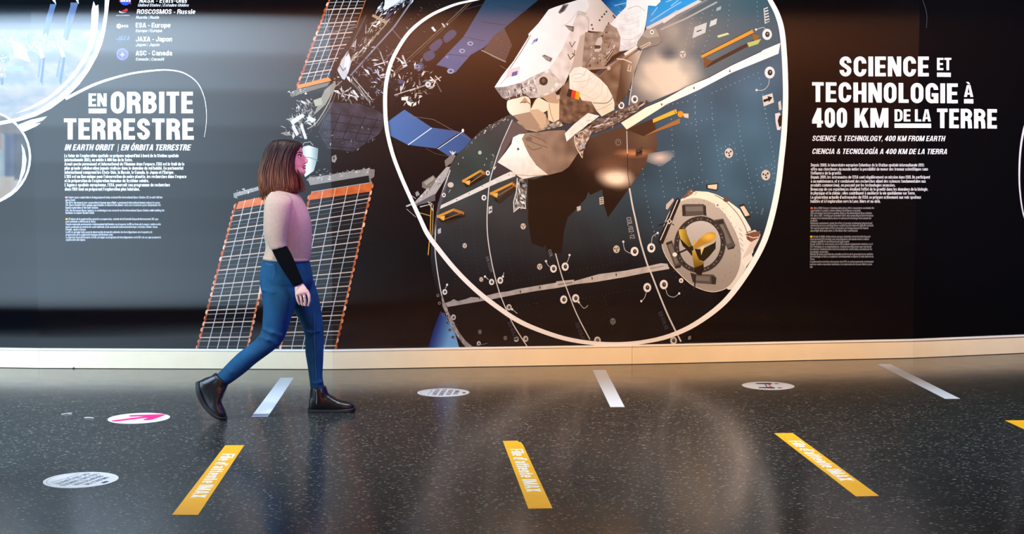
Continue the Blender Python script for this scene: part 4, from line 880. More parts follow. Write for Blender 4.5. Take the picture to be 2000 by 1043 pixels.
# brackets on the left rim and torn edge at the bottom
p.poly([(879, 326), (872, 326), (840, 362), (812, 392), (806, 400), (812, 402), (846, 386), (860, 364), (872, 345)], (170, 164, 164)); p.poly([(850, 378), (812, 398), (808, 403), (850, 392)], (96, 90, 94))
p.poly([(868, 314), (884, 300), (890, 304), (882, 318), (870, 326)], (124, 116, 110)); p.poly([(882, 294), (888, 300), (884, 302)], (220, 220, 220)); p.line([(878, 295), (884, 302), (890, 296)], 1.3, (226, 224, 224))
p.poly([(824, 356), (846, 342), (853, 350), (838, 372), (824, 366)], (120, 112, 106)); p.poly([(828, 356), (846, 344), (848, 350), (832, 362)], (162, 154, 146)); p.poly([(811, 376), (816, 373), (820, 380), (813, 384)], (150, 146, 144)); p.line([(798, 378), (812, 388)], 1.6, (150, 148, 152)); p.line([(793, 403), (806, 398)], 3, (196, 192, 194)); p.line([(794, 408), (812, 424)], 1.2, (150, 150, 154)); p.line([(820, 404), (844, 398), (836, 394), (846, 412)], 2, (200, 196, 204))
clutter(p, [(806, 398), (868, 334), (874, 344), (812, 404)], 60, GREY[:4], .8, 4, -40, 34)
p.line([(842, 398), (840, 455), (836, 498)], 2, (196, 150, 70)); p.line([(846, 400), (845, 440), (842, 470)], 1, (216, 190, 130)); p.line([(818, 415), (842, 422)], 1.6, (186, 150, 84))
p.poly([(862, 575), (868, 590), (874, 606), (884, 626), (896, 648), (908, 664), (922, 676), (940, 679), (914, 684), (898, 664), (884, 644), (872, 616), (864, 598)], lambda x, y: tuple(v + 50 * nz(x, y, 6, 1) for v in (140, 138, 142)), grid=5)
clutter(p, [(858, 570), (872, 600), (906, 655), (900, 672), (866, 610)], 36, [(20, 20, 24), (200, 198, 202), (120, 118, 124)], 1, 3.6, 60, 35)
for x, y in ((855, 577), (858, 592), (866, 614), (873, 630), (878, 644), (884, 658)): p.ell(x, y, 3, 3.2, (120, 104, 112), 9); p.ell(x, y, 1.5, 1.6, (22, 20, 26), 8)
p.line([(912, 677.5), (980, 678), (1066, 678)], 2, (150, 148, 152)); p.line([(930, 675), (952, 670)], 1, (110, 108, 112))
p.done()

# --- the round docking hatch at the end of the module
p = Print('docking_hatch_picture', mu, 'printed round grey docking hatch with brass arms')
S = lambda L: [(1160 + x / 3.0675, 360 + y / 3.0675) for x, y in L]
p.poly(S([(505, 100), (560, 60), (610, 40), (680, 45), (730, 60), (790, 90), (870, 150), (935, 260), (960, 360), (950, 410), (900, 450), (860, 560), (780, 620), (560, 560)]), lambda x, y: tuple(v + 14 * nz(x, y, 9, 3) for v in mixc((240, 224, 208), (226, 222, 224), (y - 380) / 120)), grid=8)
p.poly(S([(880, 455), (935, 425), (985, 330), (995, 300), (960, 270), (900, 300), (935, 350)]), (206, 196, 190)); p.poly(S([(905, 300), (950, 285), (995, 280), (985, 320), (940, 345), (915, 330)]), (120, 82, 66)); p.line(S([(905, 305), (950, 320), (985, 315)]), 1.6, (236, 214, 200)); p.line(S([(910, 290), (960, 270)]), 1.4, (70, 44, 36))
p.poly(S([(865, 460), (905, 470), (910, 500), (830, 630), (800, 630), (785, 610)]), (214, 214, 212)); p.poly(S([(875, 455), (940, 410), (950, 440), (905, 500)]), (228, 224, 222))
p.line(S([(720, 62), (790, 105), (860, 180), (905, 260), (930, 340)]), 1.2, (52, 44, 42), 4)
face = S([(415, 400), (405, 340), (412, 270), (440, 190), (475, 135), (520, 100), (580, 82), (640, 85), (700, 105), (760, 150), (810, 215), (850, 290), (875, 370), (880, 440), (868, 510), (840, 570), (800, 615), (750, 638), (700, 643), (640, 628), (580, 598), (520, 545), (460, 480)])
p.poly(face, lambda x, y: mixc((176, 168, 162), (150, 144, 140), (y - 400) / 140), grid=12, smooth=2); p.line(face, 1.2, (222, 216, 210), 3, True)
R2 = random.Random(5)
for i in range(46):
    t = 2 * pi * i / 46; k = .9 + .06 * (i % 2); x, y = 1369 + 76 * k * cos(t), 478 + 90 * k * sin(t); p.ell(x, y, .8, .9, (104, 98, 96), 6)
for q in ([(525, 125), (540, 118), (655, 118), (668, 130), (672, 190), (655, 185), (545, 192), (528, 190)], [(718, 212), (772, 205), (845, 365), (835, 385), (800, 392)], [(428, 350), (465, 335), (522, 485), (515, 498), (485, 505)], [(575, 528), (600, 535), (715, 540), (732, 560), (728, 600), (700, 598), (600, 590)]):
    p.poly(S(q), (84, 78, 76))
for q in ([(545, 135), (650, 132), (652, 160), (548, 162)], [(735, 225), (762, 222), (820, 350), (796, 358)], [(440, 360), (460, 352), (505, 470), (488, 478)], [(605, 548), (690, 552), (692, 580), (608, 575)]): p.poly(S(q), (112, 106, 103))
for q in ([(525, 125), (545, 130), (548, 185), (528, 190)], [(650, 130), (668, 128), (672, 190), (655, 185)], [(725, 220), (770, 210), (775, 235), (735, 245)], [(800, 385), (842, 365), (836, 384), (802, 392)], [(430, 350), (463, 338), (466, 352), (434, 364)], [(484, 490), (520, 480), (518, 498), (486, 505)], [(575, 530), (600, 535), (602, 590), (590, 585)], [(700, 545), (730, 560), (726, 598), (702, 596)]): p.poly(S(q), (52, 47, 46))
ellp = lambda rx, ry, n=36, cx=632, cy=360: S([(cx + rx * cos(2 * pi * i / n) - .18 * ry * sin(2 * pi * i / n), cy + ry * sin(2 * pi * i / n) + .18 * rx * cos(2 * pi * i / n)) for i in range(n)])
p.poly(ellp(152, 168), (58, 53, 52))
for i in range(44):
    t = 2 * pi * i / 44; x, y = S([(632 + 134 * cos(t) - .18 * 152 * sin(t), 360 + 152 * sin(t) + .18 * 134 * cos(t))])[0]; p.ell(x, y, 1.1, 1.2, (150, 142, 134) if i % 3 else (20, 18, 18), 6)
p.poly(ellp(122, 140), lambda x, y: mixc((186, 182, 182), (158, 154, 154), (y - 430) / 90), grid=10)
p.poly(S([(505, 270), (550, 265), (556, 300), (575, 345), (592, 385), (560, 380), (525, 340), (508, 300)]), lambda x, y: mixc((206, 178, 70), (104, 86, 30), (x - 1326) / 22), grid=4); p.poly(S([(545, 380), (596, 380), (585, 430), (560, 400)]), (44, 36, 20)); p.poly(S([(510, 320), (560, 370), (588, 392), (560, 395), (530, 370)]), (40, 32, 20))
p.poly(S([(640, 390), (720, 350), (728, 335), (726, 385), (690, 430), (655, 462), (625, 450), (600, 385)]), (42, 34, 20)); p.poly(S([(636, 376), (662, 368), (645, 410), (640, 425)]), (220, 196, 130))
p.poly(S([(592, 372), (625, 330), (670, 292), (705, 284), (725, 292), (730, 318), (700, 345), (640, 368), (605, 388)]), lambda x, y: mixc((170, 128, 44), (236, 190, 84), 1 - math.hypot((x - 1384) / 22, (y - 462) / 12)), grid=4)
p.poly(S([(585, 395), (605, 405), (628, 450), (658, 470), (645, 492), (600, 505), (590, 450)]), lambda x, y: mixc((190, 156, 60), (110, 84, 30), (y - 490) / 30), grid=4); p.poly(S([(600, 500), (655, 478), (655, 510), (640, 545), (618, 540), (600, 525)]), (40, 30, 22))
p.line(S([(592, 372), (500, 413)]), 3.4, (40, 34, 32)); p.ell(*S([(482, 420)])[0], 4.6, 4.2, (232, 228, 224), 12); p.line(S([(606, 540), (600, 624)]), 2.6, (46, 38, 36)); p.ell(*S([(600, 345)])[0], 3, 4, (196, 166, 70), 8)
p.poly(S([(380, 335), (485, 90), (500, 80), (518, 95), (412, 355), (395, 362)]), (40, 33, 34)); p.line(S([(395, 335), (445, 220)]), 1.5, (226, 222, 222)); p.line(S([(452, 205), (500, 92)]), 1.5, (226, 222, 222)); p.line(S([(436, 222), (450, 208), (462, 222), (448, 236)]), 1.6, (214, 206, 202), closed=True); p.line(S([(385, 245), (440, 225)]), 1.6, (40, 33, 34)); p.line(S([(462, 235), (478, 245)]), 1.6, (40, 33, 34))
p.poly(S([(430, 120), (470, 82), (478, 95), (440, 150), (428, 148)]), (190, 176, 166))
p.poly(S([(525, 80), (580, 25), (600, 40), (575, 65), (535, 85)]), (112, 84, 74)); clutter(p, S([(560, 40), (615, 35), (620, 62), (560, 65)]), 20, [(222, 190, 176), (150, 110, 96), (90, 62, 52)], 1, 4, -30, 41); p.ell(*S([(790, 92)])[0], 6, 4.6, (96, 76, 70), 12)
for q in ([(670, 0), (742, -8), (740, 25), (735, 38), (672, 25)], [(865, 125), (895, 115), (938, 195), (905, 205)]):
    p.poly(S(q), (54, 44, 40)); c_ = [sum(v[k] for v in q) / len(q) for k in (0, 1)]; p.poly(S([(c_[0] + (v[0] - c_[0]) * .78, c_[1] + (v[1] - c_[1]) * .7) for v in q]), (212, 198, 180))
for x, y in ((738, 125), (520, 576)): p.ell(*S([(x, y)])[0], 4.4, 4.8, (226, 220, 214), 12); p.ell(*S([(x, y)])[0], 2, 2.2, (120, 112, 108), 8)
for i in range(5): p.line(S([(865 + i * 3, 260 + i * 30), (885 + i * 2, 280 + i * 30)]), 1, (150, 136, 128))
p.poly(S([(562, 910), (580, 905), (578, 928), (560, 930)]), (120, 116, 122)); p.text('C/BAIA', 0, 1, 0, 1, (120, 130, 140), quad=(S([(1006, 182)])[0], (3, -13), (-3.4, -.8)), stem=.15)
p.done()

# --- the astronaut
p = Print('astronaut_picture', mu, 'printed astronaut in a white spacesuit bending over the module')
A = lambda L: [(900 + x / 3.26, y / 3.26) for x, y in L]
C2 = lambda L: [(780 + x / 4.534, 200 + y / 4.534) for x, y in L]
# brown shade behind the arm, struts
p.poly(A([(640, 560), (760, 430), (880, 480), (1010, 370), (1110, 330), (1150, 330), (1110, 440), (1060, 560), (1010, 660), (960, 690), (620, 790), (610, 640)]), lambda x, y: mixc((92, 70, 56), (146, 124, 106), .45 + .8 * nz(x, y, 16, 6)), grid=6)
p.poly(A([(1020, 400), (1130, 320), (1150, 330), (1100, 470), (1060, 590), (1000, 660), (985, 640), (1000, 560)]), lambda x, y: mixc((78, 58, 46), (190, 176, 164), (x - 1205) / 44 - (y - 130) / 200), grid=5)
# lower leg and foil flaps
p.poly(C2([(1000, 160), (1140, 250), (1080, 290), (1000, 320), (870, 535), (855, 560), (900, 380)]), (98, 84, 86)); p.poly(C2([(870, 540), (990, 605), (860, 660), (820, 640)]), (62, 56, 62))
p.poly(C2([(1035, 175), (1150, 110), (1300, 130), (1330, 180), (1290, 240), (1215, 262), (1120, 240)]), lambda x, y: mixc((140, 116, 98), (206, 182, 160), .5 + nz(x, y, 12, 4)), grid=5)
p.poly(C2([(1085, 290), (1120, 268), (1215, 268), (1320, 252), (1460, 245), (1500, 290), (1570, 310), (1600, 420), (1500, 570), (1440, 612), (1310, 645), (1200, 540), (1130, 440), (1100, 370)]), lambda x, y: mixc((152, 128, 112), (104, 84, 74), (x - 1060) / 120 + .7 * nz(x, y, 20, 7)), grid=6)
for q in ([(1120, 330), (1220, 370), (1310, 400)], [(1150, 290), (1260, 330), (1300, 360)], [(1130, 380), (1180, 420), (1260, 400)]): p.line(C2(q), 1.6, (112, 92, 80), 3)
p.ell(*C2([(1145, 325)])[0], 7, 5, (122, 102, 88), 10)
p.poly(C2([(868, 530), (940, 440), (990, 370), (1005, 310), (1060, 282), (1108, 278), (1085, 320), (1110, 390), (1150, 470), (1210, 555), (1315, 642), (1210, 655), (1090, 680), (1030, 640), (990, 604)]), lambda x, y: tuple(v + 16 * nz(x * 1.5, y, 14, 2) for v in mixc((248, 244, 246), (226, 214, 206), (y - 290) / 60)), grid=5)
p.poly(C2([(1040, 410), (1050, 400), (1062, 415), (1045, 428)]), (60, 54, 54)); p.line(C2([(1030, 640), (1150, 650), (1315, 642)]), 1, (150, 134, 124))
# silver scraps under the flap
p.poly(C2([(1040, 665), (1110, 690), (1130, 740), (1120, 860), (1115, 940), (1060, 930), (1010, 970), (1010, 900), (1035, 800)]), lambda x, y: tuple(120 + 150 * nz(x, y, 7, 5) for _ in 'abc'), grid=3); clutter(p, C2([(1045, 680), (1100, 690), (1125, 760), (1110, 930), (1020, 950), (1040, 800)]), 60, [(30, 26, 28), (236, 234, 238), (150, 146, 150), (90, 84, 88), (60, 54, 58)], 1.5, 8, 75, 56, .4, .28)
p.line(C2([(1042, 670), (1035, 790), (1010, 880), (1012, 970), (1060, 930), (1115, 940), (1110, 880)]), 1.6, (224, 222, 226))
# legs of the suit at the top
p.poly(A([(1060, -60), (1250, -60), (1270, 10), (1240, 40), (1190, 36), (1180, 120), (1165, 200), (1120, 285), (1060, 320), (1005, 330), (1012, 250), (985, 180), (940, 150), (985, 110), (1050, 45)]), lambda x, y: mixc((244, 247, 252), (206, 206, 212), .25 + .9 * nz(x * 2, y, 16, 3) + (y - 60) / 90), grid=5)
for q in ([(1010, 290), (1060, 300), (1110, 270)], [(1030, 250), (1100, 250), (1150, 210)], [(1060, 60), (1120, 40), (1170, 70)]): p.line(A(q), 1.2, (190, 192, 204), 4)
p.poly(A([(930, 150), (990, 180), (1015, 240), (1010, 310), (960, 330), (930, 230)]), (150, 136, 126))
for i in range(16):
    t_ = i / 16; y_ = 60 + 250 * t_; p.line(A([(1005 + 30 * t_, y_ + 14), (1060 + 10 * t_, y_ + 22), (1150 - 30 * t_, y_ - 6)]), .8, (206, 208, 216) if i % 2 else (224, 226, 232), 3)
# backpack: side, top box, white shell
p.poly(A([(800, -10), (880, -10), (990, 108), (952, 152), (940, 140), (905, 205), (830, 200), (790, 190), (815, 110), (780, 70)]), lambda x, y: mixc((236, 226, 222), (196, 182, 174), (x - 1150) / 60), grid=8)
for x, y in ((925, 75), (912, 92), (897, 108), (882, 130), (970, 102), (978, 112), (832, 160), (838, 185)): p.ell(*A([(x, y)])[0], 1.9, 2.2, (70, 62, 60), 8)
p.poly(A([(735, 60), (800, 75), (825, 130), (800, 215), (745, 330), (700, 440), (655, 545), (560, 440), (690, 190)]), lambda x, y: mixc((240, 232, 230), (206, 196, 192), nz(x, y, 14, 5) + .4), grid=6)
p.poly(A([(700, 440), (760, 230), (800, 210), (830, 210), (800, 330), (770, 430), (720, 470), (690, 470)]), (196, 180, 170)); p.line(A([(740, 90), (800, 110), (812, 180), (780, 260)]), 1.4, (190, 180, 176), 4); p.poly(A([(745, 65), (790, 70), (800, 98), (770, 92)]), (206, 196, 176))
p.poly(A([(558, 62), (600, 45), (735, 3), (800, -12), (818, 40), (790, 80), (745, 68), (700, 190), (640, 320), (560, 445), (520, 460), (385, 525), (285, 552), (213, 556), (262, 480), (335, 388), (432, 232), (428, 218), (492, 150)]), lambda x, y: tuple(v + 7 * nz(x, y, 20, 9) for v in (245, 244, 248)), grid=10)
p.line(A([(445, 225), (390, 320), (310, 440)]), 1.3, (96, 88, 92)); p.line(A([(300, 480), (250, 540)]), 1, (150, 140, 146)); p.line(A([(640, 170), (690, 140), (740, 75)]), 1, (206, 204, 210), 4)
p.poly(A([(618, 80), (650, 30), (686, 28), (660, 70), (630, 90)]), (120, 112, 114)); p.poly(A([(628, 76), (652, 40), (668, 42), (644, 76)]), (60, 54, 56))
for q in ([(660, 160), (720, 170), (715, 205), (690, 195)], [(515, 358), (530, 348), (583, 372), (570, 396), (545, 385)]): p.poly(A(q), (104, 98, 98)); p.poly(A([(q[0][0] + 10, q[0][1] + 8), (q[1][0] - 12, q[1][1] + 8), (q[2][0] - 14, q[2][1] - 4), (q[3][0] - 8, q[3][1] - 8)]), (150, 144, 144))
p.poly(A([(445, 285), (465, 255), (490, 243), (485, 262), (465, 275)]), (52, 74, 176)); p.poly(A([(446, 280), (470, 262), (480, 250), (470, 270)]), (210, 216, 240))
p.line(A([(690, 268), (705, 300), (728, 265)]), 1.6, (60, 50, 44)); p.line(A([(680, 345), (695, 378), (722, 350), (706, 340)]), 2, (84, 72, 60)); p.line(A([(725, 320), (718, 350)]), 1.6, (84, 72, 60))
# striped flag on the shell
fl = lambda u, v: A([(296 + 80 * u + 22 * v * 0 - 8 * v, 448 - 24 * u + 50 * v)])[0]
for i in range(7): p.poly([fl(0, i / 7), fl(1, i / 7), fl(1, (i + .5) / 7), fl(0, (i + .5) / 7)], (226, 150, 160))
p.poly([fl(.42, .5), fl(.86, .5), fl(.86, 1.02), fl(.42, 1.02)], (96, 92, 160))
# silver lower face with its round port
p.poly(A([(213, 556), (285, 552), (385, 525), (450, 490), (560, 440), (610, 490), (650, 545), (600, 590), (520, 620), (440, 625), (400, 600), (300, 640), (262, 622)]), lambda x, y: tuple(v + 90 * nz(x, y, 9, 6) for v in mixc((150, 142, 142), (214, 204, 198), (x - 965) / 130)), grid=3.5)
p.poly(A([(280, 630), (400, 590), (440, 625), (420, 615), (310, 640)]), (76, 58, 50)); p.poly(A([(470, 505), (560, 460), (610, 520), (560, 590), (490, 610)]), (210, 200, 192)); p.ell(*A([(525, 517)])[0], 8.4, 8.6, (52, 46, 44), 18); p.ell(*A([(524, 514)])[0], 3.4, 4.4, (96, 88, 84), 10); p.poly(A([(585, 470), (640, 520), (660, 520), (665, 490), (655, 545), (600, 500)]), (206, 196, 190))
clutter(p, A([(225, 565), (300, 560), (390, 535), (470, 500), (520, 520), (500, 600), (440, 615), (300, 630)]), 70, [(206, 200, 204), (120, 112, 116), (232, 228, 230), (92, 84, 86), (176, 166, 168)], 1.5, 8, 80, 51, .4, .3)
clutter(p, A([(380, 560), (460, 520), (470, 600), (400, 600)]), 24, [(110, 100, 104), (226, 220, 222)], 1, 5, 20, 52, .6, .3)
p.ell(*A([(525, 517)])[0], 8.4, 8.6, (52, 46, 44), 18); p.ell(*A([(524, 514)])[0], 3.4, 4.4, (96, 88, 84), 10)
p.poly(A([(790, 205), (830, 210), (905, 205), (945, 150), (1000, 210), (1008, 330), (960, 360), (900, 440), (800, 445), (770, 420)]), lambda x, y: mixc((118, 100, 88), (176, 162, 152), .5 + .9 * nz(x, y, 10, 4)), grid=5)
# tools in the lap
clutter(p, A([(800, 370), (830, 300), (880, 240), (930, 200), (990, 260), (960, 330), (900, 440), (830, 450)]), 110, [(230, 222, 214), (120, 98, 82), (70, 56, 48), (176, 160, 148), (150, 128, 110), (40, 34, 32)], 1.2, 6, -55, 42, .5, .4)
p.poly(A([(870, 245), (895, 235), (900, 262), (880, 330), (850, 330), (848, 300)]), (206, 200, 198)); p.poly(A([(848, 288), (888, 290), (886, 310), (850, 312)]), (50, 44, 44)); p.poly(A([(920, 370), (965, 310), (975, 320), (930, 390)]), (56, 48, 46)); p.line(A([(925, 378), (968, 318)]), 1.2, (226, 220, 214))
p.line(A([(800, 440), (930, 430), (1060, 350), (1120, 310)]), 4.6, (168, 140, 120)); p.line(A([(880, 490), (1000, 390), (1110, 300)]), 3.4, (124, 100, 84)); p.line(A([(1040, 350), (1120, 295)]), 5.4, (238, 230, 222)); p.line(A([(990, 375), (1040, 380), (1085, 400)]), 2, (240, 214, 184)); p.line(A([(1070, 410), (1060, 450), (1078, 455), (1082, 420)]), 1.6, (226, 200, 174)); p.ell(*A([(940, 435)])[0], 3.6, 4, (200, 190, 184), 10)
p.poly(A([(1120, 270), (1150, 225), (1180, 185), (1238, 182), (1268, 235), (1268, 265), (1255, 285), (1200, 300), (1150, 318), (1125, 300)]), (132, 128, 122)); p.poly(A([(1180, 185), (1238, 182), (1262, 232), (1190, 245), (1150, 228)]), (160, 156, 148)); p.ell(*A([(1214, 205)])[0], 4, 4.6, (226, 224, 220), 12); p.ell(*A([(1214, 205)])[0], 1.8, 2, (60, 58, 58), 8); p.line(A([(1140, 300), (1200, 270), (1205, 280), (1150, 310)]), 1.6, (214, 196, 172))
# arm with its flag, cuff and gloves
p.poly(A([(688, 470), (720, 432), (765, 425), (800, 438), (890, 508), (930, 550), (962, 610), (976, 655), (975, 700), (895, 742), (862, 705), (830, 648), (770, 640), (745, 600), (690, 565)]), lambda x, y: tuple(v + 12 * nz(x, y, 12, 8) for v in mixc((250, 244, 238), (240, 222, 204), (y - 150) / 60)), grid=5)
p.line(A([(970, 610), (930, 655), (840, 655)]), 1.6, (130, 108, 94), 4); p.line(A([(800, 440), (770, 490), (720, 500)]), 1.2, (220, 206, 194), 4); p.line(A([(880, 510), (850, 560), (800, 600)]), 1.1, (226, 210, 196), 4)
for q in ([(700, 490), (740, 470), (790, 480)], [(710, 520), (770, 520), (830, 500)], [(820, 470), (800, 540), (760, 560)], [(900, 530), (890, 600), (850, 630)], [(930, 560), (930, 620), (890, 650)], [(770, 600), (820, 620), (850, 640)]): p.line(A(q), 1.3, (222, 208, 194), 4)
p.line(A([(965, 655), (900, 690), (862, 700)]), 1.2, (196, 176, 158), 4)
for k, c_ in enumerate(((34, 28, 30), (222, 64, 34), (240, 162, 30))): a0, a1 = k / 3, (k + 1) / 3; g_ = lambda u, v: A([(684 + 72 * u - 12 * v + 6 * u * v, 565 + 22 * u + 46 * v + 8 * u * v)])[0]; p.poly([g_(a0, 0), g_(a1, 0), g_(a1, 1), g_(a0, 1)], c_)
p.poly(A([(630, 640), (700, 620), (790, 650), (830, 690), (850, 720), (800, 735), (740, 770), (690, 790), (630, 770)]), lambda x, y: mixc((86, 64, 52), (150, 122, 102), .4 + nz(x, y, 9, 2)), grid=4)
p.poly(A([(300, 640), (360, 625), (412, 613), (440, 635), (442, 680), (440, 712), (390, 722), (330, 738), (296, 700), (292, 665)]), lambda x, y: mixc((250, 238, 224), (232, 208, 186), (x - 990) / 60), grid=6, smooth=2); p.poly(A([(380, 650), (405, 620), (425, 640), (410, 660)]), (190, 150, 120)); p.line(A([(375, 655), (420, 650), (440, 665)]), 1.6, (110, 80, 62), 3)
p.poly(A([(445, 690), (470, 640), (490, 618), (560, 655), (555, 700), (520, 720), (490, 700), (445, 712)]), (244, 224, 200)); p.poly(A([(440, 700), (490, 695), (540, 730), (545, 790), (500, 810), (440, 760)]), (206, 176, 148)); p.poly(A([(560, 655), (625, 640), (625, 760), (590, 780), (555, 765), (550, 700)]), (240, 212, 182)); p.line(A([(560, 660), (570, 720), (590, 775)]), 1.2, (170, 130, 102)); p.line(A([(445, 690), (470, 640), (490, 618)]), 1.4, (130, 96, 76)); p.poly(A([(330, 735), (440, 712), (500, 800), (480, 830), (420, 820)]), (166, 140, 120))
p.poly(A([(480, 625), (600, 590), (625, 630), (620, 660), (560, 655), (520, 622)]), (190, 160, 136)); p.ell(*A([(618, 620)])[0], 3.6, 5, (206, 186, 168), 10)
# crinkled foil strip
p.poly(A([(660, 850), (720, 790), (808, 720), (880, 738), (840, 770), (760, 830), (720, 860), (672, 902)]), lambda x, y: tuple(v + 20 * nz(x, y, 8, 3) for v in (244, 240, 238)), grid=4)
p.poly(A([(840, 770), (980, 710), (1180, 635), (1198, 650), (1100, 715), (1030, 765), (930, 820), (850, 850), (790, 830), (800, 800)]), lambda x, y: tuple(v + 110 * nz(x * 1.3, y * 2, 9, 4) for v in (104, 88, 80)), grid=3)
p.poly(A([(720, 860), (790, 820), (830, 840), (810, 890), (780, 940), (775, 1008), (740, 950), (728, 900)]), lambda x, y: tuple(v + 160 * nz(x, y, 6, 4) for v in (170, 150, 138)), grid=2.5); p.line(A([(722, 865), (730, 930), (772, 1006)]), 1.4, (236, 226, 220), 3)
clutter(p, A([(800, 800), (900, 745), (1090, 675), (1190, 648), (1100, 712), (1000, 775), (900, 825), (830, 840)]), 90, [(60, 50, 50), (156, 140, 134), (206, 196, 196), (96, 82, 78), (120, 108, 112), (40, 34, 36)], 2, 13, -24, 53, .25, .2)
clutter(p, A([(730, 870), (800, 830), (800, 900), (770, 980), (745, 930)]), 40, [(236, 226, 220), (120, 96, 84), (70, 56, 50), (206, 186, 172), (140, 150, 190)], 1.5, 9, 65, 54, .35, .25)
clutter(p, A([(680, 870), (810, 740), (860, 745), (760, 830)]), 16, [(250, 248, 248), (206, 200, 198)], 2, 10, -40, 55, .3, .2)
p.poly(A([(520, 820), (560, 790), (630, 770), (650, 800), (600, 815), (560, 822)]), lambda x, y: tuple(v + 150 * nz(x, y, 6, 4) for v in (150, 140, 132)), grid=2.5)
p.done()

# --- the big white loop and the faint ones on the right
p = Print('white_loop', mu, 'large white loop drawn around the module')
LP = [(985, -14), (934, -1), (894.5, 7.5), (864.6, 18.7), (839.7, 31), (814.8, 48.6), (794.8, 68.5), (777.4, 94.7), (765, 119.6), (757.4, 144.5), (752.8, 174.5), (752, 205), (753.5, 236.8), (757.5, 265), (768, 305), (784.4, 347.8), (802, 387.5), (820.8, 428), (833.7, 455), (852.5, 481.7), (887.4, 524.7), (927.7, 565), (968, 597), (1008, 624), (1048.5, 642.8), (1102, 660.5), (1155.8, 669.5), (1209.5, 671.4), (1257.8, 667), (1306.7, 655.7), (1355.6, 633.3), (1404.5, 598), (1437, 562), (1469.7, 513), (1492.5, 467.6), (1508, 415.4), (1519, 360), (1525, 310), (1530, 260), (1533, 200), (1532.5, 150), (1530, 100), (1525.5, 58), (1517, 28.7), (1504, 3), (1488, -24)]
WD = [3, 3.6, 4.5, 5.5, 6, 6.6, 7, 7.2, 7.4, 7.6, 7.8, 8, 7.8, 7.6, 7.4, 7.4, 7.4, 8, 8.6, 9, 9, 9, 9, 9, 8.6, 8.2, 7.6, 7.4, 7.6, 8.6, 9.6, 10.4, 11, 11, 11.4, 11.4, 11, 11, 11, 10.6, 10.6, 10.6, 10.6, 10, 9, 7]
p.line(LP, WD, (244, 243, 246), 4)
p.done()
p = Print('white_loop', mu, 'second white loop cut off at the right edge')
p.line([(2030, 175), (2006, 225), (1994, 270), (1989, 320), (1990, 375), (2000, 430), (2030, 500)], [4, 4, 4, 3.6, 3, 2.4, 2], (226, 222, 236), 5)
p.done()
p = Print('faint_arc', mu, 'faint grey arc at the top right')
p.line([(1790, -20), (1802, 6), (1808, 30), (1807, 55)], 1, (66, 64, 76), 4)
p.done()
# ------------------------------------------------------------------ the walking woman
BASE = Vector((-1.42, 8.75, 0))
M_skin = mat('skin', (226, 178, 158), .5, noise_amt=.03, noise_scale=40); M_lip = mat('lips', (176, 88, 88), .45)
M_sweat = mat('beige_knit', (176, 149, 131), .9, noise_amt=.05, noise_scale=60, bump=.22, bump_scale=340, spec=.15)
M_jean = mat('blue_denim', (20, 68, 102), .8, noise_amt=.22, noise_scale=9, bump=.25, bump_scale=420, spec=.2)
M_seam = mat('denim_seam', (54, 102, 146), .8); M_dark = mat('dark_undersleeve', (5, 5, 8), .95, spec=.1, bump=.2, bump_scale=300)
M_boot = mat('black_leather', (20, 19, 22), .32, bump=.12, bump_scale=90); M_sole = mat('black_rubber', (17, 17, 18), .6)
M_elastic = mat('grey_elastic', (96, 104, 112), .5); M_silver = mat('silver_metal', (206, 206, 210), .25, metal=1)
M_white_eye = mat('eye_white', (236, 232, 228), .2); M_brow = mat('dark_brow', (46, 30, 24), .8)
M_hair = bpy.data.materials.new('brown_hair'); M_hair.use_nodes = True
nt = M_hair.node_tree; hb = nt.nodes['Principled BSDF']; hc = nt.nodes.new('ShaderNodeTexCoord')
hm = N('ShaderNodeMapping'); hm.inputs['Scale'].default_value = (26, 26, 1.6); nt.links.new(hc.outputs['Object'], hm.inputs['Vector'])
hn = N('ShaderNodeTexNoise', Scale=5.0, Detail=4.0); nt.links.new(hm.outputs['Vector'], hn.inputs['Vector'])
hs = N('ShaderNodeSeparateXYZ'); nt.links.new(hc.outputs['Object'], hs.inputs[0])
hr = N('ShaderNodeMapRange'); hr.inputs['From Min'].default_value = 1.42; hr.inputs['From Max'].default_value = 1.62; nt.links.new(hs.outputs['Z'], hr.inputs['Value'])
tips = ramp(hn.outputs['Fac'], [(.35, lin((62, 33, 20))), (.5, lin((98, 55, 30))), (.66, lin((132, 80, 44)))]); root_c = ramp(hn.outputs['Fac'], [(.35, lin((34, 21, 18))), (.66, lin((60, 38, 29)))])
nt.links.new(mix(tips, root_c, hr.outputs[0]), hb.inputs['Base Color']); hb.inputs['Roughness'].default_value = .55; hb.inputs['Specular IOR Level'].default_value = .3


def loft(bm, rows, n=22, k=1.0, sub=4, e=2.0, closed_spline=True):
    """rows of (left px, left py, right px, right py, distance, half depth): silhouette pairs become rings."""
    R = spline([tuple(r) for r in rows], sub) if closed_spline else rows
    prev = None; rings = []
    for lx, ly, rx, ry, d, b in R:
        p0, p1 = at_y(lx, ly, d) - BASE, at_y(rx, ry, d) - BASE
        c = (p0 + p1) / 2; a = (p1 - p0) / 2 * k; ring_ = []
        for i in range(n):
            t = 2 * pi * i / n; ct, st = cos(t), sin(t)
            u = math.copysign(abs(ct) ** (2 / e), ct); v = math.copysign(abs(st) ** (2 / e), st)
            ring_.append(bm.verts.new(c + a * u + Vector((0, 1, 0)) * (v * b * k)))
        rings.append(ring_)
    for r0, r1 in zip(rings, rings[1:]):
        for i in range(n): bm.faces.new((r0[i], r0[(i + 1) % n], r1[(i + 1) % n], r1[i]))
    bm.faces.new(rings[0][::-1]); bm.faces.new(rings[-1])
    return rings


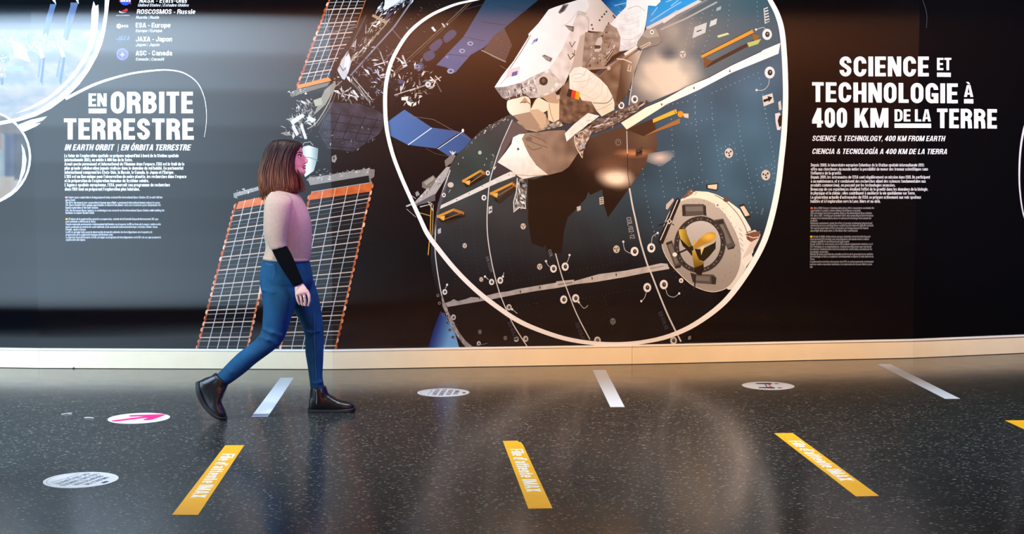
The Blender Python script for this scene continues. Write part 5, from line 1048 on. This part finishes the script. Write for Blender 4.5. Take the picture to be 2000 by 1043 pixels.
def tube(bm, pts, radii, n=10, flatten=1.0, cap=True):
    """A round tube through points relative to the figure's base."""
    rings = []
    for i, p in enumerate(pts):
        t = (pts[min(i + 1, len(pts) - 1)] - pts[max(i - 1, 0)]).normalized()
        s = t.cross(Vector((0, 1, 0))); s = s.normalized() if s.length > 1e-4 else Vector((1, 0, 0)); q = t.cross(s).normalized()
        rings.append([bm.verts.new(p + s * cos(2 * pi * j / n) * radii[i] + q * sin(2 * pi * j / n) * radii[i] * flatten) for j in range(n)])
    for r0, r1 in zip(rings, rings[1:]):
        for i in range(n): bm.faces.new((r0[i], r0[(i + 1) % n], r1[(i + 1) % n], r1[i]))
    if cap: bm.faces.new(rings[0][::-1]); bm.faces.new(rings[-1])


def fused(name, bm, material, voxel, smooth=3, parent=None):
    """One continuous skin over everything in bm."""
    bmesh.ops.recalc_face_normals(bm, faces=bm.faces[:])
    me = bpy.data.meshes.new(name); bm.to_mesh(me); bm.free()
    o = bpy.data.objects.new(name, me); COL.objects.link(o)
    m = o.modifiers.new('skin', 'REMESH'); m.mode = 'VOXEL'; m.voxel_size = voxel
    dg = bpy.context.evaluated_depsgraph_get(); new = bpy.data.meshes.new_from_object(o.evaluated_get(dg))
    bpy.data.objects.remove(o); bpy.data.meshes.remove(me)
    b2 = bmesh.new(); b2.from_mesh(new)
    for _ in range(smooth): bmesh.ops.smooth_vert(b2, verts=b2.verts[:], factor=.5, use_axis_x=True, use_axis_y=True, use_axis_z=True)
    b2.to_mesh(new); b2.free(); new.name = name; new.materials.clear()
    return link(name, new, material, parent, smooth=True)


def plain(name, bm, material, parent, smooth=True):
    bmesh.ops.recalc_face_normals(bm, faces=bm.faces[:])
    me = bpy.data.meshes.new(name); bm.to_mesh(me); bm.free(); return link(name, me, material, parent, smooth)


PX = lambda x, y, d: at_y(x, y, d) - BASE
DN, DF = 8.58, 8.92            # near and far shoulder
TORSO = [(536, 366, 570, 374, 8.75, .062), (525, 377, 584, 381, 8.75, .12), (518, 391, 592, 392, 8.75, .152), (516, 410, 600, 408, 8.75, .152), (515, 432, 606.5, 428, 8.75, .148), (515, 455, 609, 450, 8.75, .145), (519, 480, 609, 478, 8.75, .142), (516, 498, 607, 500, 8.75, .145), (514, 505, 605, 508.5, 8.75, .148)]
SLEEVE = [(530, 374, 562, 380, 8.62, .04), (520, 386, 570, 388, 8.60, .058), (517, 402, 571, 400, DN, .062), (515.5, 430, 567, 428, 8.565, .06), (518, 455, 562, 455, 8.555, .056), (523, 474, 560, 474, 8.55, .053), (529.5, 489, 561, 482, 8.545, .05)]
UNDER = [(530.5, 487, 560, 480, 8.545, .042), (539, 505, 568, 494, 8.54, .039), (548, 521, 575, 509, 8.535, .036), (561, 541, 584.5, 532, 8.53, .032), (573, 559.5, 592.8, 551, 8.525, .028)]
FARSL = [(540, 376, 570, 380, 8.87, .04), (534, 400, 572, 398, 8.92, .058), (526, 440, 562, 440, 8.94, .055), (522, 480, 552, 482, 8.95, .046)]
FARUN = [(522, 478, 550, 480, 8.95, .042), (517, 505, 541, 508, 8.95, .037), (511, 535, 530, 540, 8.95, .03), (507, 556, 521, 560, 8.95, .026)]
PELV = [(515, 502, 603, 506, 8.75, .152), (511, 518, 606, 518, 8.75, .162), (508, 536, 609, 530, 8.75, .168), (508, 554, 611, 548, 8.75, .166), (512, 574, 604, 566, 8.75, .14)]
NEAR = [(509, 545, 596, 555, 8.68, .085), (510, 565, 588, 574, 8.67, .088), (514, 592, 577, 598, 8.66, .08), (513, 625, 567, 628, 8.65, .07), (510.5, 646, 559, 652, 8.64, .063), (500, 662, 549, 671, 8.63, .059), (484, 675.5, 531, 687, 8.62, .058), (467, 688, 501, 709, 8.61, .056), (449, 705, 480, 727, 8.60, .05), (434.5, 720, 463, 740, 8.59, .044), (424, 731, 447, 751, 8.58, .042)]
FARL = [(545, 550, 612, 545, 8.83, .085), (556, 575, 619, 567, 8.84, .085), (566, 597, 624.5, 590, 8.84, .08), (577, 612, 628.5, 612, 8.845, .074), (588, 632, 631, 632, 8.845, .065), (595.5, 655, 632.5, 650, 8.85, .058), (596.5, 688, 632, 686, 8.85, .056), (600.5, 713, 631, 712, 8.85, .05), (604, 738, 630, 736, 8.85, .045), (606.5, 760, 634, 757, 8.85, .046)]
HEAD = [(546, 276, 568, 276, 8.75, .03), (537, 280, 584, 281, 8.75, .052), (531, 288, 589, 288, 8.75, .066), (528, 297, 591.5, 297, 8.75, .071), (528, 304, 590.5, 303.5, 8.75, .072), (529, 311, 592, 311, 8.75, .07), (531, 318, 593.5, 318, 8.75, .066), (536, 323, 594.5, 322, 8.75, .06), (542, 328, 594, 327, 8.75, .054), (550, 333, 596, 332, 8.75, .046), (560, 338, 597, 337.5, 8.75, .034), (568, 342, 592, 341.5, 8.75, .018)]
NECK = [(544, 325, 577, 330, 8.75, .052), (545, 345, 577, 350, 8.75, .053), (542, 362, 573, 370, 8.75, .056), (534, 378, 580, 382, 8.75, .075)]
PALM = [(575, 561, 592, 553.5, 8.525, .018), (575.8, 568, 598.5, 562, 8.52, .0195), (576.8, 575.2, 603, 570.5, 8.515, .017), (577.6, 578, 603.6, 574, 8.515, .009)]
FPALM = [(508, 556, 520, 559, 8.95, .02), (506.5, 566, 518, 569, 8.95, .022), (506, 573, 516.5, 577, 8.95, .016)]
bm = bmesh.new()
for rows, k in ((TORSO[1:], .92), (PELV, .93), (NEAR, .88), (FARL, .88), (SLEEVE, .84), (UNDER, .9), (FARSL, .84), (FARUN, .9), (HEAD, 1), (NECK, 1), (PALM, 1), (FPALM, 1)): loft(bm, rows, k=k)
# feet inside the boots
loft(bm, [(608, 762, 632, 757, 8.85, .036), (607, 780, 640, 775, 8.85, .034), (612, 792, 664, 789, 8.85, .03), (640, 797, 682, 794, 8.85, .02)], k=.9)
loft(bm, [(426, 734, 443, 750, 8.58, .034), (410, 748, 438, 765, 8.575, .034), (402, 770, 432, 782, 8.57, .03), (414, 797, 434, 800, 8.565, .022)], k=.9)
# nose, lips, chin
tube(bm, [PX(*q) for q in ((589.5, 301.5, 8.75), (593, 306.5, 8.75), (597, 311.2, 8.75), (600.4, 314.4, 8.75))], [.006, .0085, .0092, .0078], 12, 1.0)
tube(bm, [PX(*q) for q in ((600, 314.8, 8.75), (596, 317.4, 8.75), (592, 318, 8.75))], [.0078, .009, .008], 12, 1.5)
tube(bm, [PX(588.5, 304, 8.75), PX(591, 309, 8.75), PX(594.5, 313.5, 8.75), PX(595.5, 316, 8.75)], [.008, .012, .0125, .010], 12)
for x, y in ((594.6, 323.9), (594.2, 328.6)): tube(bm, [PX(x - 4, y, 8.725), PX(x, y, 8.75), PX(x - 4, y, 8.775)], [.004, .0075, .004], 10)
tube(bm, [PX(590, 336.5, 8.735), PX(592.8, 336.2, 8.75), PX(590, 336.5, 8.765)], [.01, .0145, .01], 12)
# near hand: four fingers curling down and a thumb; far hand likewise
for pts in (((578.8, 573, 8.522), (580.2, 581, 8.518), (582.2, 588.5, 8.52), (586, 595.2, 8.528)), ((585.6, 572.5, 8.516), (587.4, 581.5, 8.511), (589, 589.5, 8.514), (591.2, 597.4, 8.524)), ((592.6, 571.5, 8.513), (594.6, 580.5, 8.508), (595.8, 589.5, 8.511), (596.2, 598, 8.522)), ((599.8, 570, 8.515), (603.2, 578.5, 8.511), (604.4, 587, 8.513), (601.6, 598.2, 8.522))):
    tube(bm, [Vector(v) for v in spline([tuple(PX(*q)) for q in pts], 3)], [.0086, .0086, .0085, .0084, .0082, .008, .0078, .0076, .0072, .0054], 12)
tube(bm, [PX(*q) for q in ((592, 562, 8.535), (600, 569, 8.545), (604, 577, 8.548), (604.5, 583, 8.545))], [.012, .0105, .009, .0065], 10)
for i in range(4):
    tube(bm, [PX(507.2 + i * 2.8, 572, 8.938 + i * .008), PX(506.6 + i * 2.9, 579, 8.936 + i * .008), PX(508 + i * 2.9, 584 + (i % 3), 8.936 + i * .008)], [.0082, .008, .006], 8)
tube(bm, [PX(517, 562, 8.935), PX(519, 570, 8.93), PX(518.5, 577, 8.93)], [.01, .0085, .006], 8)
woman = fused('person', bm, M_skin, .003, 2)
woman.location = BASE
tag(woman, 'woman with long brown hair in beige sweater and blue jeans walking right', 'person')

# clothes
bm = bmesh.new(); loft(bm, TORSO, 28); loft(bm, SLEEVE, 22); loft(bm, FARSL, 20)
# soft folds at the elbow and the waist
for x, y, d, r in ((540, 466, 8.525, .012), (545, 474, 8.52, .010)): tube(bm, [PX(x - 9, y + 3, d + .02), PX(x, y, d + .008), PX(x + 9, y - 3, d + .02)], [r * .5, r, r * .5], 10)
fused('sweater', bm, M_sweat, .0065, 4, woman)
bm = bmesh.new(); loft(bm, [(515, 500, 605, 504, 8.75, .163), (513.5, 506, 605.5, 509.5, 8.75, .165)], 40, closed_spline=False); plain('hem_band', bm, M_sweat, woman)
bm = bmesh.new(); loft(bm, PELV, 28); loft(bm, NEAR, 24); loft(bm, FARL, 24)
for a_, r in ((((512, 642, 8.60), (532, 650, 8.575), (553, 656, 8.60)), .012), (((505, 658, 8.60), (524, 664, 8.57), (545, 672, 8.60)), .012), (((590, 646, 8.80), (606, 650, 8.79), (625, 646, 8.80)), .010), (((441, 716, 8.57), (452, 727, 8.55), (462, 738, 8.57)), .012), (((605, 746, 8.82), (618, 749, 8.805), (632, 745, 8.82)), .010), (((510, 566, 8.62), (534, 572, 8.59), (560, 566, 8.60)), .012)):
    tube(bm, [PX(*q) for q in a_], [r * .6, r, r * .6], 8)
jeans = fused('jeans', bm, M_jean, .0062, 3, woman)


def seam(name, pts, r, material, parent):
    bm = bmesh.new(); q = [Vector(v) for v in spline([tuple(PX(*p)) for p in pts], 4)]; tube(bm, q, [r] * len(q), 6); return plain(name, bm, material, parent)


seam('pocket_seam', [(519, 514, 8.595), (527, 517.5, 8.588), (533.5, 516.5, 8.586)], .0016, M_seam, jeans)
seam('pocket_seam', [(533.5, 516.5, 8.586), (535, 532, 8.582), (531, 546, 8.58)], .0012, M_seam, jeans)
seam('side_seam', [(614, 612, 8.772), (614, 640, 8.778), (615, 690, 8.793), (617, 730, 8.80), (619, 757, 8.803)], .0014, M_seam, jeans)
for rows in (UNDER, FARUN):
    bm = bmesh.new(); loft(bm, rows, 22, k=1.0); u = plain('undersleeve', bm, M_dark, woman); u['label'] = 'tight black lower sleeve showing under the sweater'
seam('bracelet', [(573.8, 561, 8.528), (575.6, 563.6, 8.508), (580, 563, 8.499)], .0022, M_silver, woman)
bm = bmesh.new(); c = PX(594.5, 579.6, 8.5085); tube(bm, [c + Vector((-.003, 0, .0015)), c + Vector((.003, 0, -.0015))], [.0001, .0001], 4); bm.clear()
for i in range(18):
    pass
ringv = [[bm.verts.new(c + Vector((.0098 * cos(2 * pi * i / 20), .0098 * sin(2 * pi * i / 20), -.2 * .0098 * cos(2 * pi * i / 20))) + Vector((.0011 * cos(2 * pi * j / 6) * cos(2 * pi * i / 20), .0011 * cos(2 * pi * j / 6) * sin(2 * pi * i / 20), .0013 * sin(2 * pi * j / 6)))) for j in range(6)] for i in range(20)]
for i in range(20):
    for j in range(6): bm.faces.new((ringv[i][j], ringv[(i + 1) % 20][j], ringv[(i + 1) % 20][(j + 1) % 6], ringv[i][(j + 1) % 6]))
plain('finger_ring', bm, M_silver, woman)

# eyes, brows, lips
for s in (-1, 1):
    d = 8.75 + s * .036; bm = bmesh.new(); bmesh.ops.create_uvsphere(bm, u_segments=14, v_segments=10, radius=.0086, matrix=Matrix.Translation(PX(585.4, 305, d)))
    ey = plain('eye', bm, M_white_eye, woman); bm = bmesh.new(); bmesh.ops.create_uvsphere(bm, u_segments=12, v_segments=8, radius=.0056, matrix=Matrix.Translation(PX(587.2, 305.2, d + s * .0018))); plain('iris', bm, M_brow, ey)
    bm = bmesh.new(); tube(bm, [PX(581.5, 303.2, d + s * .014), PX(585.5, 301.8, d + s * .009), PX(590, 303.4, d + s * .001)], [.0014, .0036, .002], 6); plain('eyelid', bm, M_brow, ey)
    bm = bmesh.new(); tube(bm, [PX(579.5, 299.6, d + s * .02), PX(585.5, 296.8, d + s * .012), PX(591.2, 299, d - s * .012)], [.001, .003, .0016], 6, .6); plain('eyebrow', bm, M_brow, woman)
bm = bmesh.new()
for x, y in ((596.4, 323.9), (596, 328.4)): tube(bm, [PX(x - 6.5, 326, 8.724), PX(x - 2.6, y, 8.733), PX(x, y, 8.75), PX(x - 2.6, y, 8.767), PX(x - 6.5, 326, 8.776)], [.001, .004, .0048, .004, .001], 8)
plain('lips', bm, M_lip, woman)

# hair: a full volume and many separate-looking locks over it
HAIR = [(548, 272, 562, 272.3, 8.75, .02), (536, 274.5, 577, 275, 8.75, .058), (528.5, 280, 587, 281, 8.75, .076), (523, 288, 588, 288, 8.75, .086), (519, 297, 583, 297, 8.75, .09), (514, 311, 580, 311, 8.75, .094), (510, 325, 579.5, 325, 8.75, .095), (507, 340, 580, 340, 8.75, .094), (506.5, 355, 583, 355, 8.75, .092), (508, 368, 584, 367, 8.75, .088), (511, 378, 578, 376, 8.75, .07)]
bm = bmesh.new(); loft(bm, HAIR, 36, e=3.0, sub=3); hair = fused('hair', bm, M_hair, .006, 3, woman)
HS = spline(HAIR, 6); rh = random.Random(11); bm = bmesh.new()
for i in range(300):
    t = rh.uniform(0, 2 * pi)
    if cos(t) > .86 and rh.random() < .7: t = rh.choice((-1, 1)) * rh.uniform(.45, 1.2)
    j0 = rh.randint(5, 26); j1 = len(HS) - 1 if rh.random() < .75 else rh.randint(44, len(HS) - 1); pts = []; wv, ph = rh.uniform(.0, .05), rh.uniform(0, 6); ext = rh.uniform(0, .035)
    for j in range(j0, j1 + 1, 4):
        lx, ly, rx, ry, d, b = HS[j]; tt = t + wv * sin(ph + j * .16); ct, st = cos(tt), sin(tt)
        p0, p1 = at_y(lx, ly, d) - BASE, at_y(rx, ry, d) - BASE
        k = 1.0 + .03 * sin(ph + j * .1); u = math.copysign(abs(ct) ** (2 / 3), ct); v = math.copysign(abs(st) ** (2 / 3), st)
        pts.append((p0 + p1) / 2 + (p1 - p0) / 2 * u * k + Vector((0, 1, 0)) * (v * b * k))
    if len(pts) < 3: continue
    pts.append(pts[-1] + Vector((rh.uniform(-.008, .012), 0, -.012 - ext)))
    w = rh.uniform(.0022, .0058); n_ = len(pts); tube(bm, pts, [max(.0012, w * (min(1, (i_ + 1) / 3) if i_ < n_ - 3 else (n_ - i_) / 4)) for i_ in range(n_)], 6, .55)
# loose strands falling in front of the shoulder
for i in range(46):
    x = rh.uniform(577, 596); d = 8.75 + rh.uniform(-.05, .07); x0 = 574 + rh.uniform(0, 5)
    pts = [Vector(v) for v in spline([tuple(PX(x0, 333 + rh.uniform(-5, 5), d)), tuple(PX((x0 + x) / 2 + 1, 344, d)), tuple(PX(x - 1, 362, d)), tuple(PX(x + rh.uniform(-3, 2), 374 + rh.uniform(-3, 6), d))], 4)]
    w = rh.uniform(.0014, .0036); tube(bm, pts, [max(.001, w * min(1, (len(pts) - q) / 5)) for q in range(len(pts))], 6, .6)
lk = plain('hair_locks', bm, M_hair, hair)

# boots
SB = 806.2
FB = [(603.5, 782, 604, 803, 8.85, .022), (608, 770, 607, 804, 8.85, .036), (618, 764, 618, 804.5, 8.85, .042), (630, 764, 630, 804.5, 8.85, .043), (640, 768, 640, 804.5, 8.85, .043), (650, 774, 650, 804, 8.85, .044), (662, 780.5, 662, 804, 8.85, .046), (676, 784, 676, 803.5, 8.85, .045), (687, 786.5, 686.5, 803, 8.85, .036), (692.6, 791, 692.6, 801, 8.85, .016)]
bm = bmesh.new(); loft(bm, FB, 20, e=2.4); loft(bm, [(606, 757, 637, 754, 8.85, .05), (605, 766, 640, 764, 8.85, .05), (604, 780, 646, 780, 8.85, .046), (605, 792, 650, 790, 8.85, .042)], 22)
boot = fused('boot', bm, M_boot, .0048, 2, woman)
bm = bmesh.new(); loft(bm, [(602.4, 796, 602.4, SB, 8.85, .028), (608, 797.5, 608, SB, 8.85, .042), (622, 798, 622, SB, 8.85, .046), (640, 798, 640, SB, 8.85, .045), (655, 798, 655, SB, 8.85, .048), (672, 797, 672, SB, 8.85, .05), (686, 796, 686, SB - 1, 8.85, .042), (694.4, 794.5, 694, SB - 4, 8.85, .02)], 20, e=5, sub=3); plain('boot_sole', bm, M_sole, boot, False)
seam('zipper', [(617.5, 762, 8.798), (619, 774, 8.802), (618, 790, 8.806)], .0028, M_silver, boot); seam('zipper', [(627, 760, 8.798), (628.5, 768, 8.8)], .002, M_silver, boot)
NB = [(396, 740, 384.5, 750.5, 8.572, .026), (412, 735, 386, 763, 8.57, .04), (432, 740, 390, 776, 8.57, .042), (443, 754, 394, 786, 8.57, .043), (439, 768, 400, 795, 8.568, .043), (433.5, 781, 408, 803.5, 8.566, .045), (435, 791, 417, 811, 8.564, .045), (439.5, 800, 427, 816, 8.562, .042), (442.8, 809, 437, 819.5, 8.56, .024)]
bm = bmesh.new(); loft(bm, NB, 20, e=2.4); loft(bm, [(420, 728, 447, 749, 8.58, .047), (414, 733, 445, 754, 8.577, .046), (406, 742, 440, 764, 8.573, .044)], 20)
boot2 = fused('boot', bm, M_boot, .0048, 2, woman)
SO = [(383.2, 746.5), (384.5, 764), (389.5, 778), (395, 788.5), (402.5, 798.5), (412, 808), (422, 815), (432, 819), (441.5, 820.6)]
IN = [(391, 744), (393.5, 760), (398, 774), (403, 784), (410, 793.5), (418.5, 802), (427, 808.5), (435.5, 812.6), (443.5, 813.5)]
bm = bmesh.new(); loft(bm, [(i_[0], i_[1], o_[0], o_[1], 8.565, b) for i_, o_, b in zip(IN, SO, (.028, .042, .044, .044, .046, .049, .049, .044, .024))], 20, e=5, sub=3); plain('boot_sole', bm, M_sole, boot2, False)
bm = bmesh.new(); loft(bm, [(421, 733.5, 425, 740, 8.57, .0475), (409, 738.5, 413, 748, 8.568, .045), (397, 744, 401, 753, 8.566, .036)], 16, e=3); el = plain('elastic_panel', bm, M_elastic, boot2); el['label'] = 'shiny grey elastic panel'
# ------------------------------------------------------------------ marks on the floor
M_white = mat('white_floor_tape', (226, 234, 246), .4); M_yellow = mat('yellow_floor_tape', (244, 176, 22), .42, noise_amt=.03, noise_scale=9)
M_letter = mat('white_print', (246, 240, 226), .45); M_sticker = mat('white_sticker', (236, 240, 248), .35)
M_pink = mat('pink_print', (226, 22, 118), .45); M_navy = mat('navy_print', (40, 44, 92), .5); M_red = mat('thin_red_print', (206, 110, 120), .5)


def flat(name, polys, z, material, parent=None):
    bm = bmesh.new()
    for k, q in enumerate(polys):
        if abs(area2(q)) < 1e-10: continue
        if area2(q) < 0: q = q[::-1]
        bm.faces.new([bm.verts.new((p[0], p[1], z + k % 11 * 1.5e-5)) for p in q])
    me = bpy.data.meshes.new(name); bm.to_mesh(me); bm.free()
    return link(name, me, material, parent)


def tape(corners, material, label, group, words=False, rip=False):
    """corners in the photo: far left, far right, near right, near left."""
    q = [floor_pt(*c) for c in corners]; c0 = (q[0] + q[1] + q[2] + q[3]) / 4
    L = [(v.x - c0.x, v.y - c0.y) for v in q]
    out = list(L)
    if rip:
        a, b, c = Vector(L[0]), Vector(L[1]), Vector(L[2])
        out = [L[0], (a.lerp(b, .78))[:], (a.lerp(b, .84) + (c - b) * .03)[:], (a.lerp(b, .9) + (c - b) * .02)[:], (b.lerp(c, .075) - (b - a) * .03)[:], L[2], L[3]]
    o = prism('floor_tape', out[::-1], .0004, .0013, material); o.location = (c0.x, c0.y, 0)
    tag(o, label, 'floor tape', group)
    if words:
        far = (Vector(L[0]) + Vector(L[1])) / 2; near = (Vector(L[2]) + Vector(L[3])) / 2
        d_ = (near - far); ln = d_.length; d_.normalize(); up = Vector((-d_.y, d_.x))
        if up.x < 0: up = -up
        wd = (Vector(L[1]) - Vector(L[0])).length * abs(up.x); cap = wd * .66
        W_, gp = .2, .075; full = stroke_text("File d'attente IMAX", W_, gp)[0]; st = far + d_ * ln * .15; span = ln * .645; x0 = 0
        for word in ('File', "d'attente", 'IMAX'):
            w, P = stroke_text(word, W_, gp)
            flat('lettering', [[(st + d_ * ((x0 + x) / full * span) + up * ((y - .46) * cap))[:] for x, y in g] for g in P], .0018, M_letter, o)
            x0 += w + gp + .16 + gp
    return o


YG, WG = 'yellow queue tapes on the floor', 'white queue tapes on the floor'
tape([(440, 870), (477, 870), (387, 1006), (336, 1006)], M_yellow, 'yellow lettered floor tape nearest the pink arrow sticker, slanting right', YG, True)
tape([(982, 861.5), (1019, 861), (1079, 993), (1032, 994)], M_yellow, 'yellow lettered floor tape with a torn far corner', YG, True, True)
tape([(1512, 846.5), (1548, 846), (1717, 969), (1672, 970)], M_yellow, 'yellow lettered floor tape below the pictogram sticker, slanting strongly', YG, True)
tape([(1963, 821.5), (1999, 821), (2252, 930), (2198, 931)], M_yellow, 'yellow floor tape cut off at the right edge of the picture', YG)
tape([(548, 738), (574, 738), (523, 814), (491, 814)], M_white, 'plain white floor tape between the walking feet', WG)
tape([(1157, 723), (1183, 723), (1220, 795), (1192, 795)], M_white, 'plain white floor tape under the middle of the mural', WG)
tape([(1713, 711.5), (1740, 711.5), (1875, 779), (1846, 779)], M_white, 'plain white floor tape under the right title', WG)


def sticker(x0, x1, y0, y1, label, rot=0):
    cx, cy = (x0 + x1) / 2, (y0 + y1) / 2
    a, b = floor_pt(x0, cy), floor_pt(x1, cy); r = (b - a).length / 2
    f_, n_ = floor_pt(cx, y0), floor_pt(cx, y1); c = Vector(((a.x + b.x) / 2, (f_.y + n_.y) / 2, 0)); ry = (f_.y - n_.y) / 2; r = (r + ry) / 2
    o = prism('floor_sticker', [(r * cos(2 * pi * i / 56), r * sin(2 * pi * i / 56)) for i in range(56)], .0004, .0012, M_sticker)
    o.location = c; o.rotation_euler.z = radians(rot); tag(o, label, 'floor sticker', 'round stickers on the floor'); return o, r


def distance_words(o, r):
    # lettering that reads towards the viewer, its tops to the right; a thin red rule beside the last line
    T = []
    for i, (s, ln) in enumerate((('MERCI DE', 1.0), ('RESPECTER', 1.2), ('LES DISTANCES', 1.6), ('DE SÉCURITÉ', 1.42))):
        w, P = stroke_text(s, .14, .1); cap = r * .165; span = r * ln
        x0 = r * (.5 - i * .265) - cap / 2; y0 = span / 2
        T += [[(x0 + y * cap, y0 - x / w * span) for x, y in g] for g in P]
    flat('lettering', T, .0016, M_navy, o)
    flat('logo_patch', [[(r * .74, -r * .14), (r * .86, -r * .14), (r * .86, r * .1), (r * .74, r * .1)]], .0016, M_navy, o)
    flat('thin_rule', ribbon([(-r * .52, r * .62), (-r * .52, r * .1), (-r * .42, r * .0), (-r * .52, -r * .1), (-r * .52, -r * .62)], r * .02), .0016, M_navy, o)
    flat('ring_line', ribbon([(r * .9 * cos(radians(t)), r * .9 * sin(radians(t))) for t in range(110, 251, 7)], r * .014), .0016, M_red, o)


o, r = sticker(97, 218, 920, 956, 'white round sticker with distance wording nearest the viewer', -20); distance_words(o, r)
o, r = sticker(824, 908, 757.5, 776.5, 'small-looking white round sticker with distance wording near the skirting', -4); distance_words(o, r)
o, r = sticker(222, 320, 805, 829.5, 'white round sticker with a thick pink arrow')
arrow = ribbon([(r * x, r * y) for x, y in [(-.62, -.5), (.5, .46)]], r * .31)
arrow += ribbon([(r * x, r * y) for x, y in [(-.3, .42), (.2, .5), (.6, .56)]], r * .32) + ribbon([(r * x, r * y) for x, y in [(.58, .68), (.5, .2), (.36, -.26)]], r * .32)
for x, y in ((-.62, -.5), (-.3, .42), (.36, -.26), (.58, .56)): arrow += [[(r * (x + .155 * cos(t * pi / 7)), r * (y + .155 * sin(t * pi / 7))) for t in range(14)]]
flat('pink_arrow', arrow, .0016, M_pink, o)
o, r = sticker(1459, 1542, 744.5, 763, 'white round sticker with two little dark figures and an arrow', -4)
fig = []
for y in (.52, -.52):
    fig += [[(r * (-.42), r * (y + .1)), (r * (-.42), r * (y - .12)), (r * .16, r * (y - .2)), (r * .22, r * (y + .02)), (r * .12, r * (y + .2))]]
    fig += [[(r * (.38 + .1 * cos(t * pi / 6)), r * (y + .1 * sin(t * pi / 6))) for t in range(12)]]
fig += ribbon([(-.08 * r, .3 * r), (-.08 * r, -.3 * r)], r * .05)
flat('pictogram', fig, .0016, M_navy, o)
flat('distance_arrow', ribbon([(.06 * r, .26 * r), (.06 * r, -.26 * r)], r * .06) + [[(-.02 * r, .2 * r), (.14 * r, .2 * r), (.06 * r, .34 * r)], [(-.02 * r, -.2 * r), (.06 * r, -.34 * r), (.14 * r, -.2 * r)]], .0017, M_red, o)

# litter
M_leaf = mat('dry_stem', (30, 26, 24), .7); M_scrap = mat('paper_scrap', (206, 204, 194), .8)


def litter(name, px, strokes, material, label):
    c = floor_pt(*px); bm = bmesh.new()
    for pts, w in strokes:
        n = len(pts); rows = []
        for i, (x, y, z) in enumerate(pts):
            a, b = pts[max(0, i - 1)], pts[min(n - 1, i + 1)]; dx, dy = b[0] - a[0], b[1] - a[1]; l = math.hypot(dx, dy) or 1; k = w * (1 - .6 * abs(i / (n - 1) - .5) * 2)
            rows.append([bm.verts.new((x + s * -dy / l * k, y + s * dx / l * k, z + h * w * .7)) for s, h in ((1, 0), (0, 1), (-1, 0))])
        for r0, r1 in zip(rows, rows[1:]):
            for j in (0, 1): bm.faces.new((r0[j], r0[j + 1], r1[j + 1], r1[j]))
            bm.faces.new((r0[2], r0[0], r1[0], r1[2]))
        bm.faces.new(rows[0]); bm.faces.new(rows[-1][::-1])
    bmesh.ops.recalc_face_normals(bm, faces=bm.faces[:])
    me = bpy.data.meshes.new(name); bm.to_mesh(me); bm.free(); o = link(name, me, material); o.location = (c.x, c.y, 0.0005); return tag(o, label, 'litter')


litter('dry_twig', (1129, 945), [([(-.02, .03, .002), (-.008, .0, .001), (-.012, -.02, .001)], .004), ([(-.008, -.01, .001), (.012, .002, .004), (.032, .018, .006)], .0035)], M_leaf, 'small dark dry twig beside the torn yellow tape')
litter('straw_scrap', (130, 809), [([(-.03, -.012, .001), (0, .006, .004), (.026, .03, .002)], .003), ([(0, .01, .001), (.03, .0, .002)], .002)], M_scrap, 'pale bent straw scrap lying left of the pink arrow sticker')
litter('paper_scrap', (174, 816.5), [([(-.03, .002, .001), (0, .0, .003), (.03, -.006, .001)], .0035)], M_scrap, 'tiny white paper scrap just left of the pink arrow sticker')
litter('leaf_crumb', (145, 719.8), [([(-.012, -.006, .001), (0, .0, .008), (.012, .003, .001)], .006)], M_leaf, 'dark crumb against the white skirting at left')
